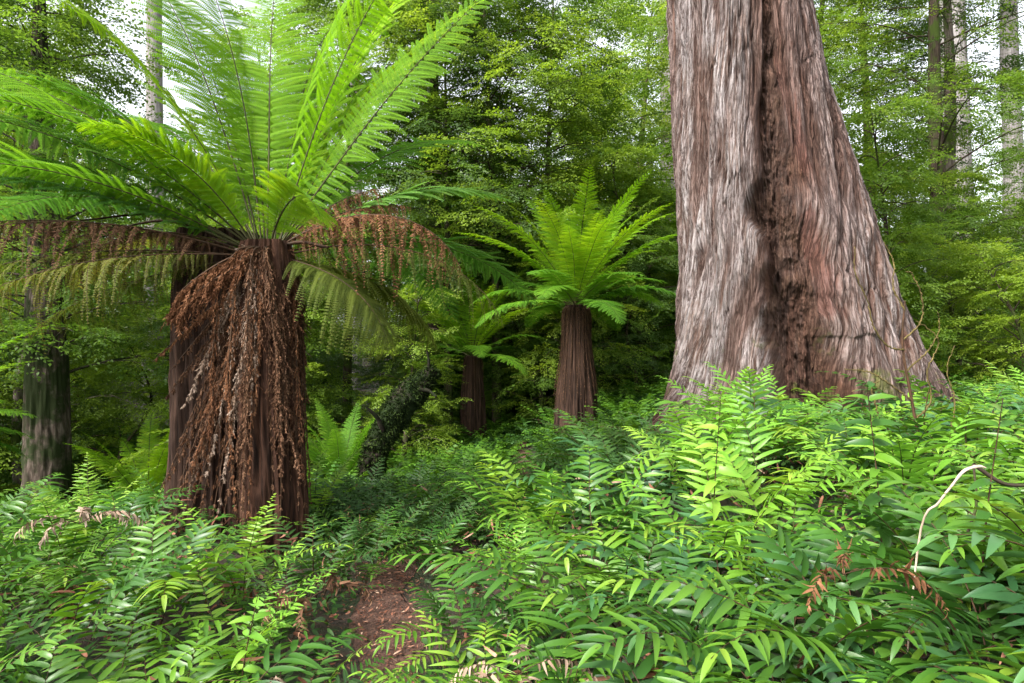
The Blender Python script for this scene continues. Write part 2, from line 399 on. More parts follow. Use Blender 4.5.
def fern_frond(L=.75, e0=60, droop=70, p=1.5, sway=0, npair=13, pl=.11, pw=.026, tm=BROAD, mats=None, fwd0=10, fwd1=45, pd=.25, bare=.25, prof='broad', rr=.0035, jit=.1, dead=0.0, upang=.15):
    """once pinnate ground fern frond"""
    mb = MB(); n = 40
    s, P, T, B, Nn = rachis(n, L, e0, droop, p, sway, .06)
    add_tube(mb, P[::3], rr * (1 - .75 * s[::3]), 4, 1, cap=False)
    for side in (-1, 1):
        u = (np.arange(npair) + (.25 if side > 0 else 0)) / npair
        sp = bare + (1 - bare) * u
        k = np.clip((sp * (n - 1)).astype(int), 0, n - 1)
        if prof == 'broad': pr = np.minimum(1, .62 + 1.5 * u) * np.clip((1.02 - u) / .5, 0, 1) ** .5
        else: pr = np.minimum(1, .35 + 2.2 * u) * np.clip((1.02 - u) / .75, 0, 1) ** .75
        l = pl * pr * rng.uniform(.8, 1.12, npair) * np.where(rng.random(npair) < .04, .3, 1)
        f = R(fwd0) + R(fwd1 - fwd0) * u + rng.normal(0, jit * .6, npair)
        D = B[k] * side * np.cos(f)[:, None] + T[k] * np.sin(f)[:, None] + Nn[k] * (upang + rng.normal(0, jit, npair))[:, None]
        Z = Nn[k] + rng.normal(0, jit * 1.5, (npair, 3)) + B[k] * side * .1
        if dead: D = D + rng.normal(0, .4, D.shape) - UP * .4; Z = Z + rng.normal(0, .5, Z.shape)
        add_leaves(mb, tm, P[k], D, Z, l, pw * (.35 + .65 * pr) * rng.uniform(.9, 1.1, npair), pd * rng.uniform(.4, 1.6, npair), .6 * rng.random(npair) + .4 * u)
    add_leaves(mb, tm, P[-2:-1], T[-2:-1], Nn[-2:-1], pl * .5, pw * .8, pd, .9)
    return mb.mesh('frond', mats)

def add_fronds(parent, variants, n, spread=(0, 360), scale=(.8, 1.1), tilt=.12, r0=.03):
    for i in range(n):
        me = variants[rng.integers(len(variants))]
        az = R(spread[0] + (spread[1] - spread[0]) * (i + rng.uniform(-.35, .35)) / n)
        o = link('frond', me, parent, (r0 * math.cos(az), r0 * math.sin(az), 0), az, rng.uniform(*scale))
        o.rotation_euler = (rng.normal(0, tilt), rng.normal(0, tilt), az)

# ------------------------------------------------------------------ trunk meshes
def trunk_mesh(name, P, r, mat, nth=64, nz=120, amp=.04, fx=3.0, fz=.6, rough_amp=.01, flute=0.0, nfl=5, twist=0.0, ecc=None, extra=None):
    """P control points, r control radii; displaced bark following the axis"""
    A = curve(P, nz); s = np.linspace(0, len(P) - 1, nz); rad = np.interp(s, np.arange(len(P)), r)
    th = np.linspace(0, 2 * math.pi, nth, endpoint=False)
    TH, S = np.meshgrid(th, np.arange(nz)); z = np.concatenate([[0], np.cumsum(np.linalg.norm(np.diff(A, axis=0), axis=1))])[S]
    ph = TH + twist * z; RR = rad[S]
    ref = rad.max()
    c = np.stack([np.cos(ph) * ref * fx, np.sin(ph) * ref * fx, z * fz], -1)
    d = amp * fbm(c, 4, .55)
    rid = 1 - 2 * np.abs(fbm(np.stack([np.cos(ph) * ref * fx * 3.2, np.sin(ph) * ref * fx * 3.2, z * fz * 1.3], -1) + 5, 3))
    d = d + rough_amp * rid + flute * np.cos(nfl * TH + 1.7 * np.sin(z)) * np.exp(-z * 1.2)
    rr = RR + d * np.minimum(1, RR / ref + .3)
    V = np.stack([A[S, 0] + rr * np.cos(TH), A[S, 1] + rr * np.sin(TH), A[S, 2]], -1)
    mb = MB(); i = np.arange(nz - 1)[:, None] * nth; j = np.arange(nth)[None]; j2 = (j + 1) % nth
    co = np.stack([np.cos(ph) * ref, np.sin(ph) * ref, z], -1)
    mb.add(V.reshape(-1, 3), np.stack([i + j, i + j2, i + nth + j2, i + nth + j], -1).reshape(-1, 4), 0, .5, co.reshape(-1, 3))
    top = V[-1]; mb.add(np.vstack([top, A[-1] + [0, 0, .01]]), np.array([[q, (q + 1) % nth, nth] for q in range(nth)]), 0, .5)
    if extra: extra(mb)
    return mb.mesh(name, mat)

# ------------------------------------------------------------------ big gum tree
def big_tree():
    base = (3.3, 8.0)
    zt = np.array([-.6, -.03, .56, 1.03, 1.61, 2.43, 3.25, 4.42, 5.6, 8, 12, 18, 24])
    Lp = np.array([1.30, 1.52, 1.76, 1.90, 1.97, 2.0, 1.98, 1.93, 1.86, 1.80, 1.75, 1.80, 1.95])
    Rp = np.array([6.1, 5.6, 5.12, 4.80, 4.52, 4.25, 3.98, 3.62, 3.36, 3.14, 2.90, 2.62, 2.35])
    nth, nz = 860, 820
    z = np.concatenate([np.linspace(-.6, 6.4, 700), np.linspace(6.42, 24, 120)])
    L = np.interp(z, zt, Lp); Rr = np.interp(z, zt, Rp)
    k = np.ones(21) / 21
    L[10:-10] = np.convolve(L, k, 'same')[10:-10]; Rr[10:-10] = np.convolve(Rr, k, 'same')[10:-10]
    cx = (L + Rr) / 2; rad = (Rr - L) / 2
    th0 = R(-112)
    u_ = np.linspace(-1, 1, nth, endpoint=False); dt = math.pi * (.52 * u_ + .48 * u_ ** 3)
    D, Zg = np.meshgrid(dt, z); rg = np.repeat(rad[:, None], nth, 1)
    # crease position (angle right of the view axis)
    cr = np.interp(z, [-.6, 1.0, 1.6, 2.4, 3.3, 4.4, 5.6, 8, 24], R(1) * np.array([2, -2, -6, -2, 5, 16, 27, 40, 60]))[:, None]
    cr = cr + .24 * fbm(np.stack([Zg * 1.3, Zg * 0, Zg * 0], -1), 3)
    wl = np.interp(z, [-.6, 1, 3, 5, 8], [.08, .06, .045, .035, .03])[:, None]
    wr = np.interp(z, [-.6, .8, 1.6, 3.0, 4.2, 5.6, 8], [.50, .60, .58, .50, .26, .14, .08])[:, None]
    dep = np.interp(z, [-.6, .6, 1.5, 3, 4.4, 5.6, 9], [.52, .50, .44, .30, .18, .14, .07])[:, None]
    q = D - cr
    g = np.where(q < 0, np.exp(-(q / wl) ** 2), np.exp(-(np.abs(q) / wr) ** 2.6))
    disp = -dep * rg * g * (1 + .25 * fbm(np.stack([D * 5, Zg * 2.2, Zg * 0 + 3], -1), 3))
    # left lobe lip
    disp = disp + .05 * rg * np.exp(-((q + .28) / .16) ** 2)
    # second smaller crease, upper right, and flutes near the base
    for (c0, tw, w_, d_) in ((-.75, .05, .10, .05), (.85, -.07, .10, .06), (1.15, -.1, .07, .05), (-1.2, .05, .09, .05), (2.2, 0, .2, .1), (-2.2, 0, .2, .1), (.35, -.12, .05, .035)):
        disp = disp - d_ * rg * np.exp(-((D - c0 - tw * (Zg - 1)) / w_) ** 2) * (1.6 * np.exp(-np.clip(Zg, 0, 9) * .45) + .35)
    fl = .15 * np.exp(-np.clip(Zg - .2, 0, 9) * 1.2)
    disp = disp + rg * fl * (np.cos(7 * D + 1) + .6 * np.cos(11 * D))
    tw = D + .10 * Zg
    ref = 1.25
    lump = fbm(np.stack([np.cos(tw) * 2.0, np.sin(tw) * 2.0, Zg * .55], -1), 4)
    tf = D - .16 * Zg + .06 * fbm(np.stack([np.cos(D) * 2, np.sin(D) * 2, Zg * .8], -1) + 9, 3)
    fx = 12.0
    c = np.stack([np.cos(tf) * ref * fx, np.sin(tf) * ref * fx, Zg * .8], -1)
    fib = 1 - 2 * np.abs(fbm(c * .8, 3, .6))
    fib2 = fbm(np.stack([np.cos(tf) * ref * 36, np.sin(tf) * ref * 36, Zg * 3.6], -1), 3, .6)
    cn = fbm(np.stack([np.cos(tf) * ref * 6.5, np.sin(tf) * ref * 6.5, Zg * .75], -1) + 71, 4, .55); crack = np.exp(-(cn / .045) ** 2)
    scal = fbm(np.stack([np.cos(tf) * ref * 22, np.sin(tf) * ref * 22, Zg * 9], -1), 3, .6)
    tg = D - .20 * Zg + .10 * np.sin(Zg * 1.3)
    ridge = 1 - 2 * np.abs(fbm(np.stack([np.cos(tg) * ref * 4.2, np.sin(tg) * ref * 4.2, Zg * .55], -1) + 31, 3, .5))
    burl = fbm(np.stack([np.cos(D) * 5.0, np.sin(D) * 5.0, Zg * 1.7], -1), 5, .5)
    inside = np.clip(g, 0, 1)
    burl2 = fbm(np.stack([np.cos(D) * 16, np.sin(D) * 16, Zg * 8], -1), 4, .6)
    disp = disp + .08 * lump + .05 * (ridge - .55) * (1 - .7 * inside) + (.034 * np.minimum(fib, .45) + .018 * fib2 + .014 * scal - .030 * crack) * (1 - .6 * inside) + (.22 * burl + .10 * burl2) * inside * sstep(.2, .7, inside)
    # raised bark plate edge (shelf) on the right lobe
    shelf = sstep(1.62, 1.66, Zg + .05 * fbm(np.stack([D * 6, Zg * 0, Zg * 0], -1), 3)) * sstep(.18, .26, D) * (1 - sstep(.7, .85, D))
    disp = disp + .035 * shelf
    red = np.exp(-((D - (.43 - .03 * (Zg - 2.4))) / .10) ** 2) * sstep(1.7, 1.95, Zg) * (1 - sstep(2.9, 3.1, Zg)) \
        + .9 * np.exp(-((D - .50) / .10) ** 2) * sstep(3.2, 3.5, Zg) * (1 - sstep(4.4, 4.9, Zg))
    red = np.clip(sstep(.35, .8, red + .55 * fib2 + .3 * scal) , 0, 1) * (red > .08)
    disp = disp - .018 * red
    rr = rg + disp
    TH = th0 + D
    cy = 8.0 + .0 * z
    V = np.stack([cx[:, None] + rr * np.cos(TH), cy[:, None] + rr * .95 * np.sin(TH), Zg], -1)
    mb = MB(); i = np.arange(nz - 1)[:, None] * nth; j = np.arange(nth)[None]; j2 = (j + 1) % nth
    co = np.stack([np.cos(tf) * ref, np.sin(tf) * ref, Zg], -1)
    mb.add(V.reshape(-1, 3), np.stack([i + j, i + j2, i + nth + j2, i + nth + j], -1).reshape(-1, 4), 0, inside.ravel(), co.reshape(-1, 3))
    # material
    m, nt, out = nodes('big_gum_bark')
    at = nt.nodes.new('ShaderNodeAttribute'); at.attribute_name = 'barkco'; bc = at.outputs['Vector']
    ins = nt.nodes.new('ShaderNodeAttribute'); ins.attribute_name = 'tint'; ins = ins.outputs['Fac']
    rd = nt.nodes.new('ShaderNodeAttribute'); rd.attribute_name = 'red'; rd = rd.outputs['Fac']
    br = nt.nodes.new('ShaderNodeAttribute'); br.attribute_name = 'brown'; br = br.outputs['Fac']
    cv = nt.nodes.new('ShaderNodeAttribute'); cv.attribute_name = 'fissure'; cv = cv.outputs['Fac']
    v = mapping(nt, bc, (12, 12, .95))
    n1 = noise_(nt, v, 2.2, 7, .62, .5); n2 = noise_(nt, mapping(nt, bc, (1.2, 1.2, .5)), 1.6, 4); n3 = noise_(nt, mapping(nt, bc, (30, 30, 3)), 2.5, 4, .65)
    f = math_(nt, 'ADD', math_(nt, 'MULTIPLY', n1, .6), math_(nt, 'MULTIPLY', n2, .4))
    grey = ramp(nt, f, [(.36, (.085, .042, .03)), (.42, (.21, .155, .135)), (.50, (.35, .31, .305)), (.64, (.52, .495, .51))])
    brown = ramp(nt, n1, [(.35, (.035, .014, .009)), (.5, (.11, .048, .030)), (.66, (.23, .12, .085))])
    bw = math_(nt, 'MULTIPLY_ADD', math_(nt, 'SUBTRACT', n2, .53), 2.0, br, clamp=True)
    col = mixc(nt, bw, grey, brown)
    wood = ramp(nt, noise_(nt, bc, 5, 5), [(.35, (.03, .014, .008)), (.55, (.10, .052, .032)), (.75, (.22, .13, .085))])
    col = mixc(nt, ramp(nt, ins, [(.25, (0, 0, 0)), (.6, (.85, .85, .85))]), col, wood)
    col = mixc(nt, math_(nt, 'MULTIPLY', rd, .7), col, mixc(nt, n3, (.085, .032, .024), (.22, .10, .08)))
    rg_ = nt.nodes.new('ShaderNodeAttribute'); rg_.attribute_name = 'ridge'
    col = mixc(nt, ramp(nt, rg_.outputs['Fac'], [(.15, (.75, .75, .75)), (.6, (0, 0, 0))]), col, mixc(nt, .35, brown, (.12, .07, .05)))
    ck = math_(nt, 'ABSOLUTE', math_(nt, 'SUBTRACT', noise_(nt, mapping(nt, bc, (17, 17, 1.2)), 1.6, 6, .65, .7), .5))
    ckm = ramp(nt, ck, [(.0, (.85, .85, .85)), (.035, (0, 0, 0))])
    col = mixc(nt, ckm, col, (.05, .024, .016))
    sp_ = noise_(nt, mapping(nt, bc, (26, 26, 8)), 2.0, 5, .7)
    col = mixc(nt, ramp(nt, sp_, [(.42, (.8, .8, .8)), (.52, (0, 0, 0))]), col, mixc(nt, .5, col, (.09, .04, .028)))
    col = mixc(nt, math_(nt, 'MULTIPLY', cv, .65), col, (.045, .022, .016))
    col = mixc(nt, math_(nt, 'MULTIPLY', n3, .55), col, (.45, .38, .34), 'MULTIPLY')
    ms = noise_(nt, bc, 3.2, 5, .65)
    mz = nt.nodes.new('ShaderNodeSeparateXYZ'); nt.links.new(bc, mz.inputs[0])
    low = math_(nt, 'MULTIPLY_ADD', mz.outputs['Z'], -.07, .13)
    mf = ramp(nt, math_(nt, 'ADD', ms, low), [(.63, (0, 0, 0)), (.74, (.8, .8, .8))])
    col = mixc(nt, mf, col, (.075, .085, .02))
    p = nt.nodes.new('ShaderNodeBsdfPrincipled'); nt.links.new(col, p.inputs['Base Color']); p.inputs['Roughness'].default_value = .85
    p.inputs['Specular IOR Level'].default_value = .2
    bp = nt.nodes.new('ShaderNodeBump'); bp.inputs['Strength'].default_value = 1.0; bp.inputs['Distance'].default_value = .035
    nt.links.new(math_(nt, 'ADD', math_(nt, 'ADD', n1, math_(nt, 'MULTIPLY', sp_, .8)), math_(nt, 'MULTIPLY', math_(nt, 'MINIMUM', ck, .05), 8)), bp.inputs['Height']); nt.links.new(bp.outputs[0], p.inputs['Normal'])
    nt.links.new(p.outputs[0], out.inputs[0])
    me = mb.mesh('trunk', m)
    brown_ = np.clip(.6 * sstep(-.85, -1.25, D) + .5 * sstep(1.6, .6, Zg) + .3 * sstep(0.2, .9, D) * sstep(6, 3, Zg) + .15 * sstep(.9, 1.5, D) + .6 * np.exp(-((q - .35) / .5) ** 2), 0, 1)
    fis = np.clip(.9 * crack + sstep(.05, -.55, fib) * .9 + sstep(0, -.6, fib2) * .4, 0, 1)
    for nm, arr in (('red', red), ('brown', brown_), ('fissure', fis), ('ridge', ridge)):
        a = me.attributes.new(nm, 'FLOAT', 'POINT'); a.data.foreach_set('value', arr.ravel().astype(np.float32))
    return me

# ------------------------------------------------------------------ crowns
def spray_template(seed, n=64):
    r = np.random.default_rng(seed); O = []; X = []
    nt_ = 9
    for k in range(nt_):
        s = (k + .5) / nt_
        ang = (1 if k % 2 else -1) * R(r.uniform(38, 62)); ln = .42 * (1 - .65 * s) + .08
        m = max(3, int(n / nt_ * (1.35 - .7 * s)))
        for q in range(m):
            t = (q + .6) / m
            O.append((s * .85 + math.cos(ang) * ln * t, math.sin(ang) * ln * t, r.normal(0, .02)))
            a2 = ang + (1 if q % 2 else -1) * R(r.uniform(25, 65)); X.append((math.cos(a2), math.sin(a2), r.normal(-.1, .25)))
    return np.array(O), np.array(X)
SPRAYS = [spray_template(i) for i in range(5)]

def add_sprays(mb, base, az, tilt, roll, size, leaf, mat=0, tintbase=None, lw=.62, nleaf=None):
    n = len(base)
    ca, sa = np.cos(az), np.sin(az); ct, st = np.cos(tilt), np.sin(tilt); cr, sr = np.cos(roll), np.sin(roll)
    Xa = np.stack([ca * ct, sa * ct, st], -1); Ya0 = np.stack([-sa, ca, 0 * sa], -1); Za0 = np.cross(Xa, Ya0)
    Ya = Ya0 * cr[:, None] + Za0 * sr[:, None]; Za = np.cross(Xa, Ya)
    which = rng.integers(len(SPRAYS), size=n)
    for w in range(len(SPRAYS)):
        m = which == w
        if not m.any(): continue
        O, X = SPRAYS[w]
        if nleaf: idx = rng.permutation(len(O))[:nleaf]; O, X = O[idx], X[idx]
        rot = np.stack([Xa[m], Ya[m], Za[m]], 1)
        s_ = size[m]
        dro = -.25 * O[:, 0] ** 2
        Ol = np.stack([O[:, 0], O[:, 1], O[:, 2] + dro], -1)
        W = base[m][:, None] + np.einsum('kc,ncd->nkd', Ol, rot) * s_[:, None, None]
        XX = np.einsum('kc,ncd->nkd', X, rot)
        ZZ = np.repeat(Za[m][:, None], len(O), 1) + rng.normal(0, .35, XX.shape)
        L = leaf * rng.uniform(.7, 1.25, W.shape[:2])
        tb = (rng.random(m.sum()) if tintbase is None else tintbase[m])[:, None]
        add_leaves(mb, KITE_T, W.reshape(-1, 3), XX.reshape(-1, 3), ZZ.reshape(-1, 3), L.ravel(), L.ravel() * lw, .15,
                   (np.repeat(tb, len(O), 1) * .6 + .4 * rng.random(W.shape[:2])).ravel(), mat)

def gen_tree(seed, H=13, z0=1.5, Rc=3.2, nlimb=42, nsp=16, leaf=.045, size=.55, r0=.16, rise=28, bark=None, foliage=None, lean=.3, gaps=.0, tmin=.2):
    r = np.random.default_rng(seed)
    wand = np.array([[0, 0, -.3], [r.normal(0, lean) * .3, r.normal(0, lean) * .3, H * .25], [r.normal(0, lean), r.normal(0, lean), H * .55], [r.normal(0, lean * 1.5), r.normal(0, lean * 1.5), H]])
    ax = curve(wand, 60)
    cb = MB(); lb = []
    base = []; az_ = []; ti = []; tb = []
    for k in range(nlimb):
        u = (k + r.uniform(0, 1)) / nlimb
        z = z0 + (H - z0) * u
        kk = min(59, int(np.searchsorted(ax[:, 2], z)))
        ln = Rc * (1.0 - .62 * u ** 1.6) * r.uniform(.55, 1.15)
        if gaps and r.random() < gaps: continue
        a = k * 2.4 + r.uniform(-.5, .5)
        s = np.linspace(0, 1, 7); e = R(rise) * (1 - 1.6 * s) + r.normal(0, .15); aa = a + r.normal(0, .25) * s
        d = np.stack([np.cos(e) * np.cos(aa), np.cos(e) * np.sin(aa), np.sin(e)], -1)
        P = ax[kk] + np.concatenate([[[0, 0, 0]], np.cumsum(d[:-1] * ln / 6, 0)])
        lb.append((P, np.linspace(.006 + .006 * ln, .004, 7)))
        ct = r.random()
        for q in range(nsp):
            sp = tmin + (1 - tmin) * (q + r.uniform(0, 1)) / nsp
            f = sp * 6; i0 = min(5, int(f)); p = P[i0] * (1 - (f - i0)) + P[i0 + 1] * (f - i0)
            side = 1 if q % 2 else -1
            off = r.uniform(.0, .42) * ln * (1 - .5 * sp)
            sa = aa[i0] + side * R(r.uniform(35, 80))
            p2 = p + off * np.array([math.cos(sa), math.sin(sa), r.normal(-.05, .16)])
            if off > .35 and q % 2 == 0: lb.append((np.array([p, (p + p2) / 2 + [0, 0, .04], p2]), np.array([.008, .006, .003])))
            base.append(p2); az_.append(sa * .6 + aa[i0] * .4 + r.normal(0, .4)); ti.append(r.normal(-.12, .28)); tb.append(.5 * ct + .5 * r.random())
    base = np.array(base); n = len(base)
    add_sprays(cb, base, np.array(az_), np.array(ti), r.normal(0, .3, n), size * r.uniform(.7, 1.3, n), leaf, 0, np.array(tb))
    def extra(mb):
        for P, rr in lb: add_tube(mb, P, rr, 4, 0, cap=False)
    tr = trunk_mesh('trunk', wand, [r0 * 1.25, r0, r0 * .7, r0 * .12], bark or M['bark_dark'], *((20, 50) if r0 < .22 else (110, 420)), r0 * .22, *((6, .8) if r0 < .22 else (3, .7)), r0 * (.06 if r0 < .22 else .14), extra=extra)
    return tr, cb.mesh('crown', foliage or M['myrtle'])

def put_tree(meshes, x, y, label, cat='tree', group=None, rz=None, sc=1.0, fol=None, bark=None, name='myrtle_tree', dz=-.1):
    root = link(name, None, None, (x, y, hz(x, y) + dz), rng.uniform(0, 6.28) if rz is None else rz, sc)
    tag(root, label, cat, group)
    for nm, me, mt in (('trunk', meshes[0], bark), ('crown', meshes[1], fol)):
        o = link(nm, me, root)
        if mt: o.material_slots[0].link = 'OBJECT'; o.material_slots[0].material = mt
    return root

# ================================================================== big gum tree (right)
gum = link('gum_tree', None, None, (0, 0, 0))
tag(gum, 'huge gum tree with fissured grey bark and a brown hollow down its front', 'tree')
trunk_big = link('trunk', big_tree(), gum)

# ================================================================== hanging dead fronds
def dead_strand(P, pl=.11, npair=30, npl=15, fluffy=1.0, mats=None, down=.6):
    """a dead frond hanging along the control points P (local coordinates)"""
    mb = MB(); n = 50; A = curve(P, n); T = nrm(np.gradient(A, axis=0))
    add_tube(mb, A[::3], .009 * (1 - .7 * np.linspace(0, 1, len(A[::3]))), 4, 1, cap=False)
    for side in (-1, 1):
        sp = .08 + .9 * (np.arange(npair) + .5 * rng.random(npair)) / npair
        k = np.clip((sp * (n - 1)).astype(int), 0, n - 1)
        ref = nrm(rng.normal(0, 1, (npair, 3)) + np.array([0, -.6, 0])); B = nrm(np.cross(T[k], ref))
        l = pl * np.clip(np.minimum(.5 + 2 * sp, (1.05 - sp) * 2.6), .2, 1) * rng.uniform(.4, 1.25, npair)
        D = nrm(B * side * .55 * fluffy + T[k] * .8 + np.array([0, 0, -1]) * down + rng.normal(0, .22 * fluffy, (npair, 3)))
        t = np.linspace(.05, 1, npl)
        C = rng.normal(0, .25, (npair, 3)) * fluffy
        Q = A[k][:, None] + D[:, None] * (l[:, None] * t)[..., None] + C[:, None] * (l[:, None] * t ** 2)[..., None] + np.array([0, 0, -.2]) * (l[:, None] * t ** 2)[..., None]
        tn = np.repeat(rng.random(npair)[:, None], npl, 1) * .6 + .4 * rng.random((npair, npl))
        for s2 in (-1, 1):
            X = D[:, None] * .9 + rng.normal(0, .4, Q.shape) + np.cross(D, ref)[:, None] * s2 * .5 + np.array([0, 0, -.6])
            Z = rng.normal(0, 1, Q.shape)
            L = min(pl, .15) * .105 * rng.uniform(.5, 1.4, Q.shape[:2])
            add_leaves(mb, KITE_T, Q.reshape(-1, 3), X.reshape(-1, 3), Z.reshape(-1, 3), L.ravel() * 1.5, L.ravel() * .42, .3, tn.ravel())
    return mb.mesh('dead_frond', mats or [M['dead'], M['stalk_dark']])

G = [M['treefern'], M['stalk']]; GB = [M['treefern_bright'], M['stalk']]; GP = [M['treefern_pale'], M['stalk']]
GO = [M['olive'], M['stalk_dark']]; GD = [M['dead'], M['stalk_dark']]; GR = [M['dead_orange'], M['stalk_dark']]; GT = [M['dead_grey'], M['stalk_dark']]

# ------------------------------------------------------------------ hero tree fern
HX, HY, HZ = -1.80, 5.0, 2.28
hg = hz(HX, HY)
hero = link('tree_fern', None, None, (HX, HY, hg))
tag(hero, 'large near tree fern with bright spreading fronds and a skirt of dead brown ones', 'tree fern')
ch = HZ - hg
def hero_trunk():
    P = [(0.06, .02, -.3), (.05, .02, .5), (.02, 0, 1.2), (0, 0, ch - .25), (0, 0, ch + .05)]
    return trunk_mesh('trunk', P, [.19, .19, .19, .19, .13], M['fibre'], 200, 400, .07, 6, .5, .06, flute=.015, nfl=7)
link('trunk', hero_trunk(), hero)
def hf(az, e0, L, droop, mats=None, up=0.0, name='frond', label=None, off=.08, rl=0.0, dz=0.0, **k):
    me = tree_frond(L=L, e0=e0, droop=droop, mats=mats, roll=R(rl), **k)
    a = R(az); o = link(name, me, hero, (off * math.cos(a), off * math.sin(a), ch + up + dz), a)
    if label: o['label'] = label
    return o
# upright fan seen against the canopy
for (az, e0, L, dr) in ((152, 70, 3.3, 26), (132, 76, 3.3, 28), (106, 78, 3.2, 34), (76, 74, 3.3, 30), (48, 70, 3.2, 26), (24, 75, 3.2, 24), (140, 66, 3.2, 24), (90, 66, 3.2, 30), (34, 64, 3.0, 30),
                        (116, 62, 3.1, 42), (64, 62, 3.1, 44), (170, 63, 2.9, 40)):
    hf(az, e0, L, dr, GB, rl=rng.normal(0, 14), sway=rng.normal(0, .18))
# mid ring
for (az, e0, L, dr, mt) in ((176, 52, 2.8, 62, G), (200, 44, 2.6, 64, G), (222, 56, 1.35, 64, GB), (144, 50, 2.8, 52, G), (95, 46, 2.7, 55, G), (50, 48, 2.7, 50, G),
                            (22, 34, 2.0, 50, GP), (192, 36, 2.9, 50, GP)):
    hf(az, e0, L, dr, mt, rl=rng.normal(0, 8))
hf(2, 56, 2.6, 14, GB, rl=66, pl=.28)
hf(185, 44, 2.7, 34, GB, rl=-25)
# lower ring, long and nearly level on the left
for (az, e0, L, dr, mt) in ((181, 31, 2.9, 52, G), (189, 24, 2.9, 44, GP), (204, 28, 2.6, 58, G), (166, 26, 2.8, 50, GP), (150, 18, 2.6, 58, GO), (120, 20, 2.4, 70, G), (60, 16, 2.5, 70, GP), (30, 16, 2.4, 64, GP)):
    hf(az, e0, L, dr, mt, up=-.03, rl=rng.normal(0, 8))
# the frond that comes forward over the crown and curls down in front
hf(-50, 62, 1.05, 120, GB, p=1.1, pl=.30, npair=30, label='bright green frond curling down over the front of the trunk top', rl=-35)
# ageing and dead fronds, drooping
for (az, e0, L, dr, mt, dd) in ((4, 14, 1.9, 80, GO, .35), (-14, -12, 1.2, 66, GO, .0), (30, -5, 1.5, 60, GO, 0)):
    hf(az, e0, L, dr, mt, up=-.06, pd=.7, dead=dd, rl=rng.normal(0, 8))
for (az, e0, L, dr, mt, dd) in ((184, 16, 2.6, 42, GD, .5), (200, 16, 2.3, 55, GD, .6), (172, 6, 2.5, 34, GO, .3), (190, 4, 2.6, 34, GO, .3), (180, 24, 1.75, 100, GD, .7), (165, -4, 2.2, 30, GO, .25), (210, 0, 2.0, 40, GO, .4)):
    hf(az, e0, L, dr, mt, up=-.06, name='dead_frond', pd=.9, dead=dd, pl=.30, npair=44, npl=34, sway=rng.normal(0, .2))
hf(6, 36, 1.05, 45, GR, name='dead_frond', label='folded brown dead frond rising beside the crown', pd=.9, dead=.7, pl=.34)
hf(8, 46, .95, 40, GR, name='dead_frond', pd=.9, dead=.9, pl=.22)
hf(-6, 30, 1.6, 100, GR, name='dead_frond', pd=1.0, dead=.6, pl=.38, npl=36, npair=42, label='dead brown frond arching right and drooping at its tip')
# bare stubs
stub = MB(); add_tube(stub, curve([(0, 0, 0), (.2, -.02, .06), (.42, -.03, .02)], 10), [.014] * 10, 6, 0)
link('stalk_stub', stub.mesh('stalk_stub', M['stalk_dark']), hero, (.05, -.03, ch - .02))
# skirt: strands falling round the trunk, swept to the left lower down
for k in range(72):
    a = R(-90 + (k / 71 - .5) * 250 + rng.normal(0, 4)); ln = rng.uniform(1.45, 2.25) if k % 3 else rng.uniform(.8, 1.3)
    sw = -.50 * max(0.0, math.cos(a + math.pi)) ** .5 * rng.uniform(.5, 1.25) if math.cos(a) < 0.1 else rng.uniform(-.03, .06)
    if abs(math.degrees(a) + 90) < 22: sw = rng.uniform(-.28, -.02)
    r1 = rng.uniform(.17, .24) if math.cos(a) < -.2 else rng.uniform(.20, .27); c_, s_ = math.cos(a), math.sin(a); z0 = ch
    P = [(.07 * c_, .07 * s_, z0), (r1 * .6 * c_, r1 * .6 * s_, z0 - .04 + .03 * rng.random()), (r1 * c_, r1 * s_, z0 - .30),
         (r1 * 1.05 * c_ + sw * .35, r1 * 1.05 * s_, z0 - ln * .55), (r1 * 1.1 * c_ + sw, r1 * 1.12 * s_, max(.05, z0 - ln))]
    link('dead_frond', dead_strand(P, pl=rng.uniform(.09, .14), npair=40, npl=15, fluffy=rng.uniform(.45, .8), mats=(GD, GD, GD, GR, GT)[int(rng.integers(5))]), hero)
# big russet frond hanging to the left across the trunk
for (dx, dz_, s_) in ((0, 0, 1.0), (.05, -.06, .9)):
    P = [(.02, -.1, ch), (-.16 + dx, -.26, ch - .10 + dz_), (-.34 + dx, -.30, ch - .22 + dz_), (-.50 + dx, -.30, ch - .36 + dz_), (-.56 + dx, -.28, ch - .52 + dz_)]
    o = link('dead_frond', dead_strand(P, pl=.20 * s_, npair=44, npl=24, fluffy=.7, mats=GR, down=1.0), hero)
o['label'] = 'russet dead frond slung across the trunk to the left'
for (x0, y0, z1, x1) in ((-.16, -.25, .28, -.10), (-.02, -.30, .20, -.05), (-.30, -.2, .6, -.46), (.16, -.22, .75, .22), (.2, -.18, .55, .34)):
    P = [(.05, -.1, ch), (x0 * .5, -.26, ch - .1), (x0, y0 - .02, ch - .8), (x0, y0 - .02, 1.1), (x1, y0 - .05, z1)]
    link('dead_frond', dead_strand(P, pl=.12, npair=44, npl=16, fluffy=.7, mats=GR if x0 < -.1 else GD), hero)

